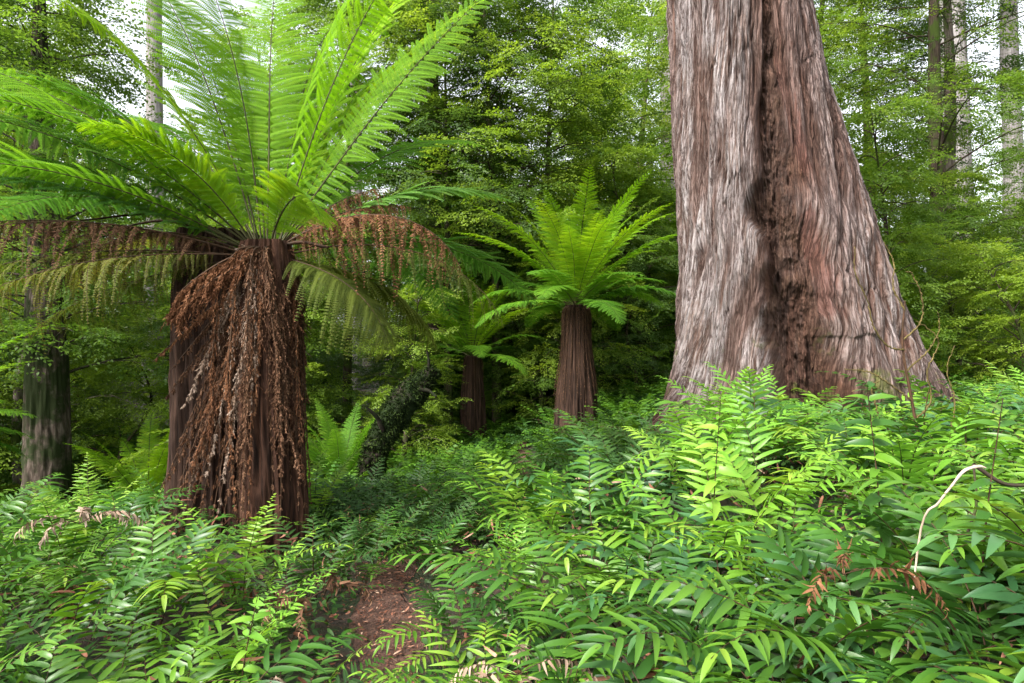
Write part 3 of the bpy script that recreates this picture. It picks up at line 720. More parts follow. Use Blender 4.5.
# ------------------------------------------------------------------ trunk standing against it, dark and fibrous
bx, by = -2.42, 5.62; bg = hz(bx, by)
back = link('fibrous_tree', None, None, (bx, by, bg)); tag(back, 'thick dark brown fibrous trunk standing directly behind and left of the near tree fern', 'tree trunk')
link('trunk', trunk_mesh('trunk', [(.02, 0, -.3), (.06, 0, .3), (.04, 0, 1.2), (0.0, 0, 2.0), (0, 0, 2.45)], [.47, .42, .35, .30, .26], M['fibre_dark'], 260, 400, .08, 5, .35, .06, flute=.03, nfl=6), back)
tw = MB()
for k in range(3):
    a = R(180 + 40 * k); P = curve([(0, 0, 2.35), (.4 * math.cos(a), .4 * math.sin(a), 2.55), (1.0 * math.cos(a), .9 * math.sin(a), 2.45)], 12)
    add_tube(tw, P, np.linspace(.02, .006, 12), 5)
link('twig', tw.mesh('twig', M['stalk_dark']), back)

# ------------------------------------------------------------------ other tree ferns, shared frond meshes
def fset(L, mats, spec, **k): return [tree_frond(L=L, e0=e, droop=d, mats=mats, npair=38, npl=20, rr=.008, **k) for e, d in spec]
up_f = fset(2.15, GB, ((70, 36), (60, 46), (50, 50)), pl=.25)
lo_f = fset(1.7, G, ((38, 62), (26, 64), (12, 60)), pl=.32)
de_f = [tree_frond(L=1.5, e0=-5, droop=78, mats=GD, npair=24, npl=10, dead=.7, pl=.2, pd=.9)]
def small_treefern(x, y, h, r, label, nf=(14, 12), sc=1.0, fib='fibre', skirt=10, fols=None, name='tree_fern', flare=1.5):
    g = hz(x, y); root = link(name, None, None, (x, y, g)); tag(root, label, 'tree fern')
    link('trunk', trunk_mesh('trunk', [(0, 0, -.3), (0, 0, h * .25), (0, 0, h * .6), (0, 0, h)], [r * flare, r * (1 + (flare - 1) * .6), r * 1.15, r * .8], M[fib], 96, 150, r * .3, 6, .4, r * .25, flute=r * .12, nfl=9), root)
    for i in range(nf[0]):
        o = link('frond', (fols or up_f)[i % 3], root, (0, 0, h), i * 6.283 / nf[0] + rng.normal(0, .12), sc * rng.uniform(.85, 1.1))
    for i in range(nf[1]):
        o = link('frond', lo_f[i % 3], root, (0, 0, h - .03), i * 6.283 / nf[1] + rng.normal(0, .12), sc * rng.uniform(.85, 1.1))
    for i in range(skirt):
        a = i * 6.283 / max(1, skirt) + rng.normal(0, .1); c, s_ = math.cos(a), math.sin(a)
        P = [(0.03 * c, .03 * s_, h), (r * 1.1 * c, r * 1.1 * s_, h - .08), (r * 1.25 * c, r * 1.25 * s_, h * .7), (r * (flare + .05) * c, r * (flare + .05) * s_, h * rng.uniform(.1, .45))]
        link('dead_frond', dead_strand(P, pl=.08, npair=34, npl=8, fluffy=.5, mats=GD), root)
    return root
small_treefern(1.0, 10.6, 2.10, .19, 'mid distance tree fern with a bulky dark brown trunk flaring to its base', (24, 14), 1.0, 'fibre_dark', 34, flare=1.85)
small_treefern(-.72, 12.4, 1.75, .16, 'shaded tree fern with a short dark trunk, behind the mossy leaning trunk', (12, 9), .9, 'fibre_dark', 5)
small_treefern(-.95, 14.6, 3.9, .14, 'tall distant tree fern with pale fronds beyond the leaning trunk', (14, 12), 1.35, 'fibre_dark', 3)
small_treefern(-6.9, 7.6, 1.25, .15, 'tree fern at the left edge with pale green fronds arching in', (10, 12), .95, 'fibre_dark', 3)
small_treefern(-5.3, 9.9, .35, .13, 'low pale green tree fern growing left of the thick trunk', (10, 8), .8, 'fibre_dark', 0)
small_treefern(-2.35, 9.4, .25, .12, 'low tree fern with upright narrow fronds left of the mossy leaning trunk', (16, 6), .7, 'fibre_dark', 0, fols=fset(1.9, G, ((74, 34), (64, 46), (56, 52)), pl=.22))
small_treefern(3.1, 15.5, 2.7, .15, 'far tree fern partly hidden left of the huge gum tree', (12, 10), 1.1, 'fibre_dark', 2)
small_treefern(6.9, 12.8, .9, .15, 'tree fern in shade right of the huge gum tree', (11, 10), .9, 'fibre_dark', 2)

# ------------------------------------------------------------------ mossy leaning trunk
lx_, ly_ = -1.78, 8.5; lg = hz(lx_, ly_)
logr = link('leaning_trunk', None, None, (lx_, ly_, lg)); tag(logr, 'dark moss covered trunk leaning to the right above the ferns', 'leaning trunk')
LP = [(0, 0, -.3), (.0, 0, .30), (.09, 0, .76), (.29, .05, 1.14), (.54, .1, 1.46), (.80, .2, 1.74)]
LR = [.20, .16, .145, .165, .16, .08]
def leaning():
    A = curve(LP, 90); rad = np.interp(np.linspace(0, 5, 90), range(6), LR); nth = 60; T = nrm(np.gradient(A, axis=0))
    Yv = np.array([0, 1.0, 0]); U = nrm(np.cross(Yv, T)); W = np.cross(T, U)
    th = np.linspace(0, 2 * math.pi, nth, endpoint=False)
    dirs = U[:, None] * np.cos(th)[None, :, None] + W[:, None] * np.sin(th)[None, :, None]
    V = A[:, None] + dirs * rad[:, None, None]
    d = .05 * fbm(V * 4, 4) + .03 * fbm(V * 16, 2)
    V = V + dirs * d[..., None]
    mb = MB(); i = np.arange(89)[:, None] * nth; j = np.arange(nth)[None]; j2 = (j + 1) % nth
    mb.add(V.reshape(-1, 3), np.stack([i + j, i + j2, i + nth + j2, i + nth + j], -1).reshape(-1, 4), 0, .5, V.reshape(-1, 3))
    mb.add(np.vstack([V[-1], A[-1]]), np.array([[q, (q + 1) % nth, nth] for q in range(nth)]), 0, .5)
    return mb.mesh('trunk', M['bark_black']), V.reshape(-1, 3), dirs.reshape(-1, 3)
lm, lv, ld = leaning(); link('trunk', lm, logr)
for (p0, p1, r_) in (((.2, -.1, 1.0), (.02, -.25, 1.3), .035), ((.6, 0, 1.5), (.85, -.1, 1.42), .03), ((.72, .15, 1.66), (.70, .1, 2.0), .025)):
    b2 = MB(); add_tube(b2, curve([p0, ((p0[0] + p1[0]) / 2 + .02, (p0[1] + p1[1]) / 2, (p0[2] + p1[2]) / 2 + .03), p1], 14), np.linspace(r_, r_ * .45, 14) * rng.uniform(.85, 1.2, 14), 7)
    link('branch_stub', b2.mesh('branch_stub', M['bark_black']), logr)
mb = MB(); idx = rng.integers(0, len(lv), 16000); idx = idx[fbm(lv[idx] * 3.5 + 40, 3) > -.08][:9000]; idx = np.resize(idx, 9000)
add_leaves(mb, KITE_T, lv[idx] + rng.normal(0, .01, (9000, 3)), ld[idx] + rng.normal(0, .8, (9000, 3)) - UP * .5, rng.normal(0, 1, (9000, 3)), rng.uniform(.02, .055, 9000), rng.uniform(.01, .024, 9000), .3)
link('moss', mb.mesh('moss', M['moss']), logr)

# ================================================================== ground ferns
bm = [M['fern_broad'], M['stalk_dark']]; nm_ = [M['fern_narrow'], M['stalk_dark']]; ym = [M['fern_young'], M['stalk']]; bl = [M['fern_blue'], M['stalk_dark']]; dk = [M['fern_dark'], M['stalk_dark']]
broad_v = [fern_frond(L=l, e0=e, droop=d, mats=bm, pl=.145, pw=.025, npair=13, pd=.4, sway=s) for l, e, d, s in ((.8, 66, 60, .2), (.75, 60, 80, -.3), (.85, 54, 62, .1), (.7, 72, 90, .4), (.8, 46, 60, -.2), (.6, 70, 50, 0))]
blue_v = [fern_frond(L=l, e0=e, droop=d, mats=bl, pl=.145, pw=.028, npair=12, pd=.4, sway=s) for l, e, d, s in ((.8, 62, 66, .2), (.7, 54, 70, -.3), (.75, 70, 80, .1))]
yng_v = [fern_frond(L=l, e0=e, droop=d, mats=ym, pl=.12, pw=.021, npair=14, pd=.38, sway=s) for l, e, d, s in ((.75, 72, 50, .2), (.7, 64, 70, -.3), (.8, 68, 66, .1))]
nar_v = [fern_frond(L=l, e0=e, droop=d, mats=nm_, pl=.14, pw=.021, npair=21, tm=LANCE, sway=s, prof='narrow', fwd0=5, fwd1=35, bare=.16, jit=.06) for l, e, d, s in ((.9, 66, 60, .2), (.85, 58, 75, -.3), (.95, 56, 60, .1), (.7, 74, 80, .3), (.8, 44, 55, -.2))]
ynar_v = [fern_frond(L=l, e0=e, droop=d, mats=ym, pl=.11, pw=.018, npair=19, tm=LANCE, sway=s, prof='narrow', fwd0=5, fwd1=35, bare=.18) for l, e, d, s in ((.75, 72, 50, .1), (.7, 62, 66, -.3))]
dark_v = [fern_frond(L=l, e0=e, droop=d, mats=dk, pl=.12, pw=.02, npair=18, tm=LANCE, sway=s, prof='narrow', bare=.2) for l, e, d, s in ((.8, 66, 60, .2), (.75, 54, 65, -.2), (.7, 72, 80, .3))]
dead_v = [fern_frond(L=.6, e0=e, droop=d, mats=[M[mk_], M['stalk_dark']], pl=.10, pw=.022, npair=12, dead=1.0, pd=.8) for e, d, mk_ in ((35, 90, 'dead'), (30, 100, 'dead_orange'), (40, 120, 'dead_grey'))]

fr = lambda x, y: abs(x) < y * .80 + .9
count = 0
def fern_plant(x, y, variants, nf, label, group=None, sc=(.85, 1.15), dz=0.0, nd=0, deadk=None, name='fern_plant', spread=(0, 360), r0=.04):
    global count; count += 1
    root = link(name, None, None, (x, y, hz(x, y) - .02 + dz), rng.uniform(0, 6.28) if spread == (0, 360) else 0)
    tag(root, label, 'fern', group)
    add_fronds(root, variants, nf, spread, sc, r0=r0)
    for i in range(nd):
        o = link('dead_frond', deadk or dead_v[rng.integers(3)], root, (0, 0, .05), rng.uniform(0, 6.28), rng.uniform(.8, 1.15))
    return root

GR_R = 'broad leaflet ferns on the bank right of the track'; GR_L = 'narrow leaflet ferns left of the track'
spots = []
def try_spot(x, y, dmin):
    for (a, b_, c) in spots:
        if (a - x) ** 2 + (b_ - y) ** 2 < min(dmin, c) ** 2: return False
    spots.append((x, y, dmin)); return True
def clear_trunks(x, y):
    return math.hypot((x - 3.35) / 1.9, (y - 8.0) / 1.6) > 1 and math.hypot(x - HX, y - HY) > .42 and math.hypot(x - bx, y - by) > .62
# hero ferns first (each with a label of its own)
def hero_fern(x, y, v, nf, label, **k):
    spots.append((x, y, .3)); return fern_plant(x, y, v, nf, label, **k)
hero_fern(.80, 1.95, blue_v, 9, 'blue green fern with very broad leaflets at the bottom edge, just right of centre', sc=(.8, .95))
hero_fern(1.35, 1.75, blue_v, 9, 'dark blue green broad leaflet fern in the bottom right corner', sc=(.85, 1.0))
hero_fern(-1.55, 3.9, ynar_v, 8, 'yellow green upright fern in front of the thick dark fibrous trunk', sc=(1.0, 1.2))
hero_fern(-1.22, 4.25, dark_v, 8, 'deep green feathery fern at the foot of the near tree fern', sc=(1.0, 1.15))
hero_fern(1.02, 3.35, yng_v, 6, 'tall bright green fern standing up before the left side of the huge gum trunk', sc=(1.1, 1.35), dz=.12)
hero_fern(-.52, 2.05, blue_v, 4, 'small pale blue green fern leaning over the left edge of the track', sc=(.5, .6))
hero_fern(.05, 2.9, broad_v, 9, 'bright fern leaning over the right edge of the track', sc=(.85, 1.0))
hero_fern(3.75, 5.4, ynar_v, 8, 'light green fern with upright feathery fronds at the right edge', sc=(1.1, 1.3))
for (x_, y_) in ((-.98, 4.95), (-.62, 5.1), (-1.15, 5.5), (-.8, 5.6), (-.35, 5.5)):
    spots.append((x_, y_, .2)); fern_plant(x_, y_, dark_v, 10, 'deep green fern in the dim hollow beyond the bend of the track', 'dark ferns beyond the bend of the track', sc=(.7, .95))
tries = 0; nR = nL = 0
while tries < 9000 and count < 285:
    tries += 1
    y = 1.25 + 6.9 * rng.random() ** .8; x = rng.uniform(-6.5, 6.5)
    if not fr(x, y): continue
    d = x - path_x(y)
    edge = .29 if y < 4.4 else .05
    if abs(d) < edge + .1 or not clear_trunks(x, y): continue
    if y < 1.7 and d > 0 and x < .35: continue
    if d < 0 and y < 1.9: continue
    if -2.7 < x < -1.2 and 4.05 < y < 5.2: continue
    if not try_spot(x, y, .29 + .04 * y): continue
    if d > 0:
        shade = vnoise(np.array([[x * .9, y * .9, 3.0]]))[0]
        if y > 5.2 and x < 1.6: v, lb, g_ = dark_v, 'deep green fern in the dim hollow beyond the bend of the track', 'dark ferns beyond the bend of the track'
        elif shade > .5 or (u01 := rng.random()) < .16: v, lb, g_ = yng_v, 'light yellow green broad leaflet fern on the bank right of the track', 'light green ferns on the right bank'
        elif shade < -.5 or u01 < .34: v, lb, g_ = blue_v, 'blue green broad leaflet fern on the bank right of the track', 'blue green ferns on the right bank'
        elif u01 < .50: v, lb, g_ = nar_v, 'narrow leaflet fern scattered in the bank right of the track', 'narrow leaflet ferns on the right bank'
        else: v, lb, g_ = broad_v, 'mid green broad leaflet fern in the thick bank right of the track', GR_R
        fern_plant(x, y, v, 10, lb, g_, dz=rng.normal(0, .05), nd=1 if rng.random() < .25 else 0, sc=(1.0, 1.42) if abs(d) > .8 else (.65, .95))
        nR += 1
    else:
        shade = vnoise(np.array([[x * .9, y * .9, 9.0]]))[0]
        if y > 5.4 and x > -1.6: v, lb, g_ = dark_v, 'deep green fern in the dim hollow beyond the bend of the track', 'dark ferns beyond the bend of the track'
        elif shade > .45 or (u01 := rng.random()) < .14: v, lb, g_ = ynar_v, 'light yellow green narrow leaflet fern left of the track', 'light green ferns left of the track'
        elif shade < -.45 or u01 < .36: v, lb, g_ = broad_v, 'mid green broad leaflet fern among narrow leaflet ones left of the track', 'broad leaflet ferns left of the track'
        else: v, lb, g_ = nar_v, 'mid green narrow leaflet fern in the bed left of the track', GR_L
        fern_plant(x, y, v, 10, lb, g_, dz=rng.normal(0, .05), nd=1 if rng.random() < .25 else 0, sc=(.85, 1.15) if abs(d) > .7 else (.6, .85))
        nL += 1
print('ferns', count, nR, nL, tries)

# far fern cover: too many to count -> stuff
def cover(name, label, spec, mats, leaf=LANCE, seed=0):
    mb = MB()
    for (x, y, s) in spec:
        z = hz(x, y); nf = 8
        for i in range(nf):
            a = i * .785 + rng.normal(0, .2); n = 9; L = s * rng.uniform(.7, 1.1)
            sgrid, P, T, B, Nn = rachis(14, L, rng.uniform(40, 75), rng.uniform(50, 80), 1.5, rng.normal(0, .3), .05, a)
            P = P + np.array([x, y, z])
            k = np.arange(3, 14); m = len(k); u = (k - 3) / 11
            tn = .5 * rng.random() + .5 * rng.random(m)
            for side in (-1, 1):
                D = B[k] * side + T[k] * (.2 + .6 * u)[:, None] + rng.normal(0, .12, (m, 3))
                add_leaves(mb, KITE_T, P[k], D, Nn[k] + rng.normal(0, .2, (m, 3)), s * .17 * np.clip((1.05 - u) * 1.6, 0, 1), s * .055, .3, tn)
    o = link(name, mb.mesh(name, mats)); tag(o, label, 'ferns', kind='stuff'); return o
pts = []
while len(pts) < 1500:
    y = rng.uniform(6.0, 19); x = rng.uniform(-15, 15)
    if abs(x) > y * .85 + 1 or not clear_trunks(x, y) or (y < 8.2 and abs(x) < 6 and rng.random() < .5): continue
    if abs(x - path_x(y)) < .2: continue
    pts.append((x, y, rng.uniform(.5, .85)))
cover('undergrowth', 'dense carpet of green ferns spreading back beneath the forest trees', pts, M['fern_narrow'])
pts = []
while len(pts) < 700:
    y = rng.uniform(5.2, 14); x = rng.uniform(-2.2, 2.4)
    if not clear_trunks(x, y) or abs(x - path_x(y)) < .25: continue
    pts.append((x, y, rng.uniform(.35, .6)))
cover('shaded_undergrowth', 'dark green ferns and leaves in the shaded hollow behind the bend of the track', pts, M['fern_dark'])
# low small-leaved ground cover under the near ferns
mb = MB(); n = 26000
gy = 1.2 + 9 * rng.random(n) ** .8; gx = rng.uniform(-1, 1, n) * (gy * .8 + .8)
keep = np.abs(gx - path_x(gy)) > .17 + .1 * rng.random(n); gx, gy = gx[keep], gy[keep]; n = len(gx)
hgt = rng.uniform(.02, .30, n) * (1 - .6 * np.exp(-(np.abs(gx - path_x(gy)) - .2) * 4))
a = rng.uniform(0, 6.28, n)
add_leaves(mb, OVAL, np.stack([gx, gy, height(gx, gy) + hgt], -1), np.stack([np.cos(a), np.sin(a), rng.normal(0, .4, n)], -1),
           np.stack([rng.normal(0, .5, n), rng.normal(0, .5, n), np.ones(n)], -1), rng.uniform(.03, .08, n), rng.uniform(.015, .035, n), .2)
tag(link('ground_cover', mb.mesh('ground_cover', M['fern_dark'])), 'low dark green leafy ground cover beneath the ferns', 'ground cover', kind='stuff')
mb = MB(); n = 3500
gy = 1.2 + 6 * rng.random(n) ** .8; gx = rng.uniform(-1, 1, n) * (gy * .8 + .8)
keep = np.abs(gx - path_x(gy)) > .3; gx, gy = gx[keep], gy[keep]; n = len(gx)
a = rng.uniform(0, 6.28, n)
add_leaves(mb, LANCE, np.stack([gx, gy, height(gx, gy) + rng.uniform(.01, .34, n)], -1), np.stack([np.cos(a), np.sin(a), rng.normal(-.3, .5, n)], -1),
           rng.normal(0, 1, (n, 3)), rng.uniform(.04, .12, n), rng.uniform(.008, .02, n), .4)
tag(link('dead_leaves', mb.mesh('dead_leaves', M['litter'])), 'brown dead leaflets caught low among the green ferns', 'dead leaves', kind='stuff')

# ------------------------------------------------------------------ single dead fronds and sticks
def dead_clump(x, y, z, mat, label, nf=5, sc=.7):
    root = link('dead_fern', None, None, (x, y, hz(x, y) + z), rng.uniform(0, 6.28)); tag(root, label, 'dead fern')
    me = fern_frond(L=.6, e0=30, droop=110, mats=[M[mat], M['stalk_dark']], pl=.09, pw=.022, npair=14, dead=1.2, pd=.8)
    for i in range(nf): link('frond', me, root, (0, 0, 0), i * 6.28 / nf + rng.normal(0, .3), sc * rng.uniform(.8, 1.2))
dead_clump(-2.25, 3.55, .50, 'dead_grey', 'pinkish brown withered fern standing in the green bed at the left', 5, .55)
dead_clump(.02, 2.35, .42, 'dead_grey', 'grey brown withered fern low in the bank beside the track', 5, .55)
dead_clump(-.90, 2.35, .30, 'dead_grey', 'pale withered fern at the bottom, left of the track', 5, .45)
dead_clump(.98, 2.02, .66, 'dead_orange', 'orange brown dead fern lying among broad green fronds at the lower right', 3, .45)
dead_clump(-.98, 3.3, .35, 'dead', 'dark brown withered fern left of the track below the tree fern', 5, .6)

mb = MB(); add_tube(mb, curve([(1.36, 2.36, .45), (1.352, 2.26, .97), (1.375, 2.2, 1.08), (1.405, 2.18, 1.14), (1.43, 2.16, 1.19), (1.475, 2.16, 1.205), (1.50, 2.16, 1.20)], 30), rng.uniform(.85, 1.15, 30) * np.interp(np.linspace(0, 1, 30), [0, .5, .8, 1], [.003, .004, .0055, .002]), 8)
tag(link('bent_stick', mb.mesh('bent_stick', M['stick'])), 'pale bleached dead stalk bent over at its top, at the right edge', 'stick')
mb = MB(); add_tube(mb, curve([(1.69, 2.5, 1.15), (1.80, 2.5, 1.08), (1.95, 2.53, 1.06), (2.15, 2.55, .98), (2.4, 2.6, .96)], 30), np.linspace(.008, .005, 30), 8)
add_tube(mb, curve([(1.68, 2.5, .6), (1.66, 2.5, .85), (1.70, 2.5, 1.0), (1.69, 2.5, 1.15)], 20), np.linspace(.006, .004, 20), 8)
tag(link('fallen_branch', mb.mesh('fallen_branch', M['bark_dark'])), 'thin dark dead branch lying across the ferns beside the bleached stalk', 'branch')

# leafless twisting sapling before the right root of the gum
sx, sy = 2.85, 4.6; sg = hz(sx, sy)
sap = link('bare_sapling', None, None, (sx, sy, sg)); tag(sap, 'leafless mossy sapling with curling twigs before the right flank of the huge gum trunk', 'sapling')
W = lambda px, py, yy=4.6: ((px - 512) / 683 * yy - sx, 0, 1.6 + (341 - py) / 683 * yy - sg)
mb = MB(); main = curve([(0.05, .05, -.1), W(938, 560), W(925, 470), W(912, 400), W(903, 345), W(905, 300)], 50)
add_tube(mb, main, np.linspace(.016, .006, 50), 7)
link('stem', mb.mesh('stem', M['stalk_dark']), sap)
mossy = bark_mat('mossy_twig', (.20, .15, .055), (.10, .078, .028), (.04, .03, .014), sc=(20, 20, 6), bump=.3)
tws = [[(912, 400), (890, 385), (868, 372), (840, 368)], [(905, 350), (885, 345), (868, 325), (860, 300), (846, 275), (843, 250)], [(903, 340), (920, 320), (918, 295), (908, 275), (900, 272)],
       [(925, 470), (945, 440), (950, 400), (940, 370), (945, 345)], [(915, 420), (930, 400), (925, 370), (935, 340), (912, 320)], [(930, 500), (950, 470), (965, 440), (960, 420)], [(907, 370), (925, 350), (932, 330), (928, 312)],
       [(900, 440), (880, 420), (872, 400), (868, 385), (874, 380)], [(905, 310), (895, 285), (898, 262), (890, 240)], [(925, 460), (918, 430), (905, 415), (900, 385)], [(935, 520), (955, 490), (950, 455), (957, 430)]]
for t_ in tws:
    P = np.array([W(*q) for q in t_]); P[:, 1] += np.linspace(0, rng.normal(0, .12), len(P)); mb = MB()
    add_tube(mb, curve(P, 60) + rng.normal(0, .0025, (60, 3)), np.linspace(.0065, .0028, 60) * rng.uniform(.75, 1.3, 60), 6)
    link('twig', mb.mesh('twig', mossy), sap)

# leafy saplings
def leafy(x, y, h, label, mat, pairs=9, leaf=.13, lean=(.0, .0), name='leafy_sapling', droop=.5, step=.5):
    g = hz(x, y); root = link(name, None, None, (x, y, g)); tag(root, label, 'sapling')
    A = curve([(0, 0, -.05), (lean[0] * .3, lean[1] * .3, h * .5), (lean[0], lean[1], h)], 40); mb = MB(); add_tube(mb, A, np.linspace(.0045, .0015, 40), 6)
    link('stem', mb.mesh('stem', M['stalk_dark']), root)
    for k in range(pairs):
        f = 1 - step + step * (k + .5) / pairs; p = A[min(39, int(f * 39))]; a = k * 1.35 + .2
        for s in (0, math.pi):
            mb = MB(); aa = a + s + rng.normal(0, .15); L = leaf * rng.uniform(.75, 1.1) * (1 - .45 * k / pairs)
            add_leaves(mb, BROAD, [p], [(math.cos(aa), math.sin(aa), -.25 + .9 * k / pairs)], [(rng.normal(0, .3), -.7 + rng.normal(0, .3), 1)], L, L * .36, droop, [rng.random()])
            link('leaf', mb.mesh('leaf', M[mat]), root)
leafy(1.53, 2.8, 1.02, 'upright leafy sapling with toothed pale green leaves in front of the gum base', 'fern_broad', 13, .16, (-.05, .05), step=.6)
leafy(.96, 3.3, 1.10, 'slim leafy shoot rising left of the gum base', 'fern_young', 13, .14, (.05, 0), step=.5)
leafy(1.60, 2.35, .95, 'short leafy shoot beside the bleached stalk', 'fern_broad', 11, .12, (.09, 0), step=.6)
leafy(-1.05, 2.6, .62, 'low sapling with oval light green leaves in the left fern bed', 'fern_young', 7, .11, (.1, -.05), step=.7)

# ================================================================== forest
TA = gen_tree(1, H=11, z0=.8, Rc=3.2, nlimb=58, nsp=19, leaf=.062, size=.66, r0=.12)
TB = gen_tree(2, H=9.5, z0=.6, Rc=2.6, nlimb=50, nsp=18, leaf=.06, size=.62, r0=.085)
TC = gen_tree(3, H=13, z0=2.6, Rc=3.6, nlimb=50, nsp=19, leaf=.062, size=.68, r0=.17)
TD = gen_tree(4, H=7, z0=.3, Rc=2.2, nlimb=48, nsp=17, leaf=.055, size=.56, r0=.06)
SH = gen_tree(5, H=2.6, z0=.1, Rc=1.3, nlimb=30, nsp=12, leaf=.045, size=.42, r0=.035, rise=45, bark=M['bark_dark'])
SH2 = gen_tree(6, H=4.2, z0=.3, Rc=1.6, nlimb=34, nsp=13, leaf=.045, size=.45, r0=.045, rise=40)
X = lambda px, y: (px - 512) / 683 * y
# named trees
put_tree(TC, X(925, 14), 14, 'dark crooked trunk with layered foliage right of the huge gum tree', sc=.95, fol=M['myrtle'], rz=1.0)
TL2 = gen_tree(9, H=13, z0=5.5, Rc=2.4, nlimb=34, nsp=16, leaf=.058, size=.6, r0=.15, lean=.1)
put_tree(TL2, X(944, 16), 16, 'greyish straight trunk just behind the dark crooked one at the upper right', bark=M['bark_grey'], fol=M['myrtle_dark'], rz=2.2)
TS = gen_tree(7, H=8.5, z0=2.2, Rc=2.6, nlimb=60, nsp=19, leaf=.058, size=.6, r0=.27, lean=.1)
put_tree(TS, X(46, 10.2), 10.2, 'stout mossy trunk, dark above and grey below, at the left edge', bark=M['bark_mossy'], fol=M['myrtle'], rz=.4)
put_tree(TB, X(20, 12), 12, 'thin pinkish grey trunk left of the stout mossy one', bark=M['bark_grey'], fol=M['myrtle_light'], rz=3)
TL = gen_tree(8, H=9.5, z0=3.3, Rc=2.6, nlimb=46, nsp=18, leaf=.058, size=.62, r0=.075, lean=.12)
put_tree(TL, X(497, 13.2), 13.2, 'slender straight trunk left of the mid distance tree fern', sc=1.0, rz=.7, fol=M['myrtle_light'])
put_tree(TL, X(545, 14.4), 14.4, 'slim dark trunk directly behind the mid distance tree fern', rz=4.1)
put_tree(TL, X(450, 12.8), 12.8, 'brown trunk right of the mossy leaning trunk', rz=5.0, fol=M['myrtle_dark'], sc=.9)
put_tree(TL, X(345, 13), 13, 'dark trunk seen between the near tree fern and the leaning trunk', rz=1.9, fol=M['myrtle'])
# pale gums, far
def pale_gum(x, y, r, label, hcrown=14):
    g = hz(x, y); root = link('pale_gum_tree', None, None, (x, y, g - .2)); tag(root, label, 'tree')
    link('trunk', trunk_mesh('trunk', [(0, 0, -.3), (.1, 0, 8), (0, .2, 18), (.4, 0, 32)], [r * 1.2, r, r * .8, r * .4], M['bark_pale'], 40, 80, r * .12, 2, .2, r * .03), root)
    o = link('crown', TC[1], root, (0, 0, hcrown), 1.0, 1.2); o.material_slots[0].link = 'OBJECT'; o.material_slots[0].material = M['myrtle_light']
pale_gum(X(152, 27), 27, .34, 'pale white gum trunk seen left of the thick fibrous trunk')
pale_gum(X(354, 32), 32, .30, 'distant pale gum trunk glimpsed just left of the leaning trunk')
pale_gum(X(668, 24), 24, .36, 'pale grey white gum trunk glimpsed along the left side of the huge gum')
pale_gum(X(955, 30), 30, .60, 'broad pale gum trunk against the white sky at the upper right')
pale_gum(X(1012, 33), 33, .45, 'pale gum trunk at the far right against the white sky')
pale_gum(X(425, 36), 36, .35, 'faint pale gum trunk behind the canopy above the leaning trunk')

labels = {
 (0, 'm'): ('mid green layered myrtle among the forest trees', 'mid green forest trees'),
 (1, 'l'): ('light green myrtle among the forest trees', 'light green forest trees'),
 (2, 'd'): ('dark green myrtle among the forest trees', 'dark green forest trees')}
fols = [M['myrtle'], M['myrtle_light'], M['myrtle_dark']]
tsp = []
n_t = 0; tries = 0
while tries < 6000 and n_t < 60:
    tries += 1
    y = 11.5 + 34 * rng.random() ** 1.15; px = rng.uniform(-120, 1150); x = X(px, y)
    if any(math.hypot(x - a, y - b_) < 1.7 + .04 * y for a, b_ in tsp): continue
    if math.hypot(x - 3.3, y - 8) < 4.5 or math.hypot(x - 1.02, y - 10.6) < 2.6: continue
    if y < 15 and 440 < px < 680: continue
    if 885 < px < 1050 and y < 17 or px < 230 and y < 13: continue
    if 930 < px < 1045 and y > 16.5: continue
    if any(abs(x - X(q, y)) < w_ and y < d_ for q, w_, d_ in ((985, 1.5, 60), (152, 2.4, 27), (354, 1.6, 32), (668, .9, 24))): continue
    tsp.append((x, y)); n_t += 1
    k = int(rng.choice([0, 1, 1, 2])) if y > 20 else int(rng.choice([0, 0, 1, 1]))
    lb, g_ = labels[(k, 'mld'[k])]
    where = ' on the left side of the view' if px < 330 else (' in the middle of the view' if px < 670 else ' on the right side of the view')
    put_tree((TA, TB, TC, TD)[int(rng.choice([0, 1, 2, 3], p=[.25, .3, .1, .35]))], x, y, lb + where, 'tree', g_ + where, sc=rng.uniform(.85, 1.2), fol=fols[k])
for (px, y, me, sc, k, lb) in ((600, 14.2, SH2, 1.25, 1, 'bright yellow green bush rising behind the mid distance tree fern'), (522, 14.8, SH2, 1.2, 1, 'light green bush behind the left side of the mid distance tree fern'),
    (648, 13.6, SH2, 1.05, 0, 'mid green bush between the mid distance tree fern and the huge gum'), (250, 10.5, SH2, 1.1, 1, 'light green bush right behind the near tree fern trunk'), (120, 12.6, SH2, .8, 1, 'bright bush in the gap left of the fibrous trunk'),
    (400, 10.9, SH2, .75, 1, 'light green bush behind the mossy leaning trunk'), (320, 11.2, SH2, .85, 0, 'mid green bush just right of the near tree fern trunk'),
    (965, 12.5, SH2, .9, 0, 'mid green bush at the right behind the root flare of the huge gum'), (1015, 10.5, SH, 1.0, 1, 'small light green bush at the right edge behind the ferns'), (905, 15.5, SH2, 1.0, 1, 'light green bush beneath the dark crooked trunk'), (470, 15.2, SH2, .95, 1, 'light green bush between the leaning trunk and the slender straight trunk')):
    put_tree(me, X(px, y), y, lb, 'shrub', sc=sc, fol=fols[k], name='shrub')
put_tree(TB, X(632, 20), 20, 'light green tree filling the gap left of the huge gum trunk', fol=M['myrtle_light'], sc=1.25)
put_tree(TA, X(590, 24), 24, 'mid green tree behind the mid distance tree fern', sc=1.2)
put_tree(TB, X(255, 19), 19, 'light green tree straight behind the upright fronds of the near tree fern', fol=M['myrtle_light'], sc=1.2)
n_s = 0
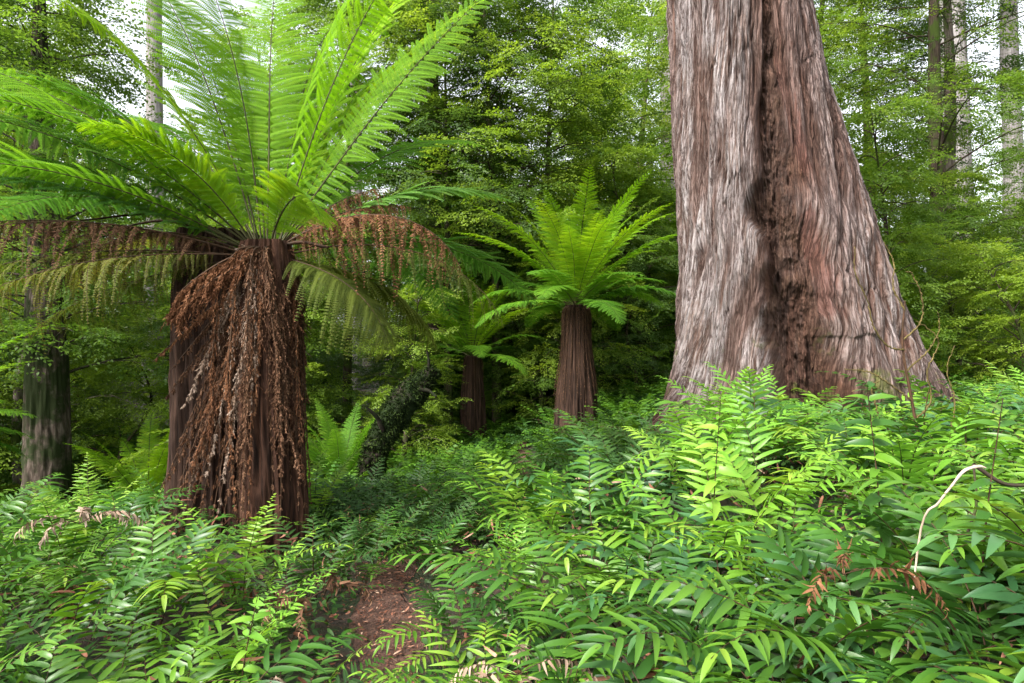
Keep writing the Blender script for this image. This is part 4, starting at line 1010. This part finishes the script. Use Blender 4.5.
while n_s < 75:
    y = 8.5 + 14 * rng.random(); px = rng.uniform(-60, 1090); x = X(px, y)
    if math.hypot(x - 3.3, y - 8) < 3.0 or math.hypot(x - 1.02, y - 10.6) < 1.9 or (y < 12.5 and 330 < px < 640): continue
    if y < 10.5 and rng.random() < .6: continue
    if 870 < px and y < 14 or px < 130 and y < 10.8 or any(abs(x - X(q, y)) < w_ for q, w_ in ((152, .9), (354, .8))): continue
    n_s += 1; k = int(rng.choice([0, 1, 1, 2]))
    cname = ('mid green', 'light green', 'dark green')[k]
    where = ' on the left side of the view' if px < 330 else (' in the middle of the view' if px < 670 else ' on the right side of the view')
    put_tree((SH, SH2)[n_s % 2], x, y, cname + ' leafy shrub beneath the forest trees' + where, 'shrub', cname + ' understorey shrubs' + where, sc=rng.uniform(.7, 1.15), fol=fols[k], name='shrub')
# far forest mass
mb = MB(); n = 9000
fa = rng.uniform(R(20), R(160), n); fd = rng.uniform(48, 85, n); fx_ = fd * np.cos(fa); fy_ = fd * np.sin(fa)
fz_ = height(fx_, fy_) + 15 * rng.random(n) ** .9
add_sprays(mb, np.stack([fx_, fy_, fz_], -1), rng.uniform(0, 6.28, n), rng.normal(-.1, .4, n), rng.normal(0, .4, n), rng.uniform(1.3, 2.6, n), .22, 0, None, .6, 26)
tag(link('far_woods', mb.mesh('far_woods', M['myrtle'])), 'far forest showing as a soft green mass between the trunks', 'woods', kind='stuff')

# ================================================================== camera, light, world
cam = bpy.data.cameras.new('camera'); cam.lens = 24; cam.sensor_width = 36; cam.clip_end = 3000; cam.clip_start = .05
co = bpy.data.objects.new('camera', cam); COL.objects.link(co); co.location = (0, 0, 1.6); co.rotation_euler = (R(90), 0, 0)
scene.camera = co
SUN_EL, SUN_AZ = 44, 222     # azimuth of the sun measured from +X towards +Y
s = bpy.data.lights.new('sun', 'SUN'); s.energy = 1.9; s.angle = R(12); s.color = (1, .96, .88)
so = bpy.data.objects.new('sun', s); COL.objects.link(so)
d = Vector((math.cos(R(SUN_AZ)) * math.cos(R(SUN_EL)), math.sin(R(SUN_AZ)) * math.cos(R(SUN_EL)), math.sin(R(SUN_EL))))
so.rotation_euler = d.to_track_quat('Z', 'Y').to_euler(); so.location = (0, 0, 30)
w = bpy.data.worlds.new('World'); scene.world = w; w.use_nodes = True
nt = w.node_tree; bg = nt.nodes['Background']
sky = nt.nodes.new('ShaderNodeTexSky'); sky.sky_type = 'NISHITA'; sky.sun_disc = False
sky.sun_elevation = R(SUN_EL); sky.sun_rotation = R(90 - SUN_AZ); sky.air_density = 1.0; sky.dust_density = 4.0; sky.ozone_density = 1.0
hs = nt.nodes.new('ShaderNodeHueSaturation'); hs.inputs['Saturation'].default_value = .22
nt.links.new(sky.outputs[0], hs.inputs['Color']); nt.links.new(hs.outputs[0], bg.inputs[0]); bg.inputs[1].default_value = .135
scene.view_settings.view_transform = 'Standard'; scene.view_settings.look = 'None'; scene.view_settings.gamma = 1
scene.view_settings.exposure = 1.95
cy = scene.cycles
scene.render.engine = 'CYCLES'
cy.max_bounces = 8; cy.diffuse_bounces = 6; cy.glossy_bounces = 2; cy.transmission_bounces = 6; cy.transparent_max_bounces = 4
cy.volume_bounces = 0; cy.use_denoising = True; cy.caustics_reflective = False; cy.caustics_refractive = False
print('objects', len(bpy.data.objects), 'spots', count, 'trees', n_t)
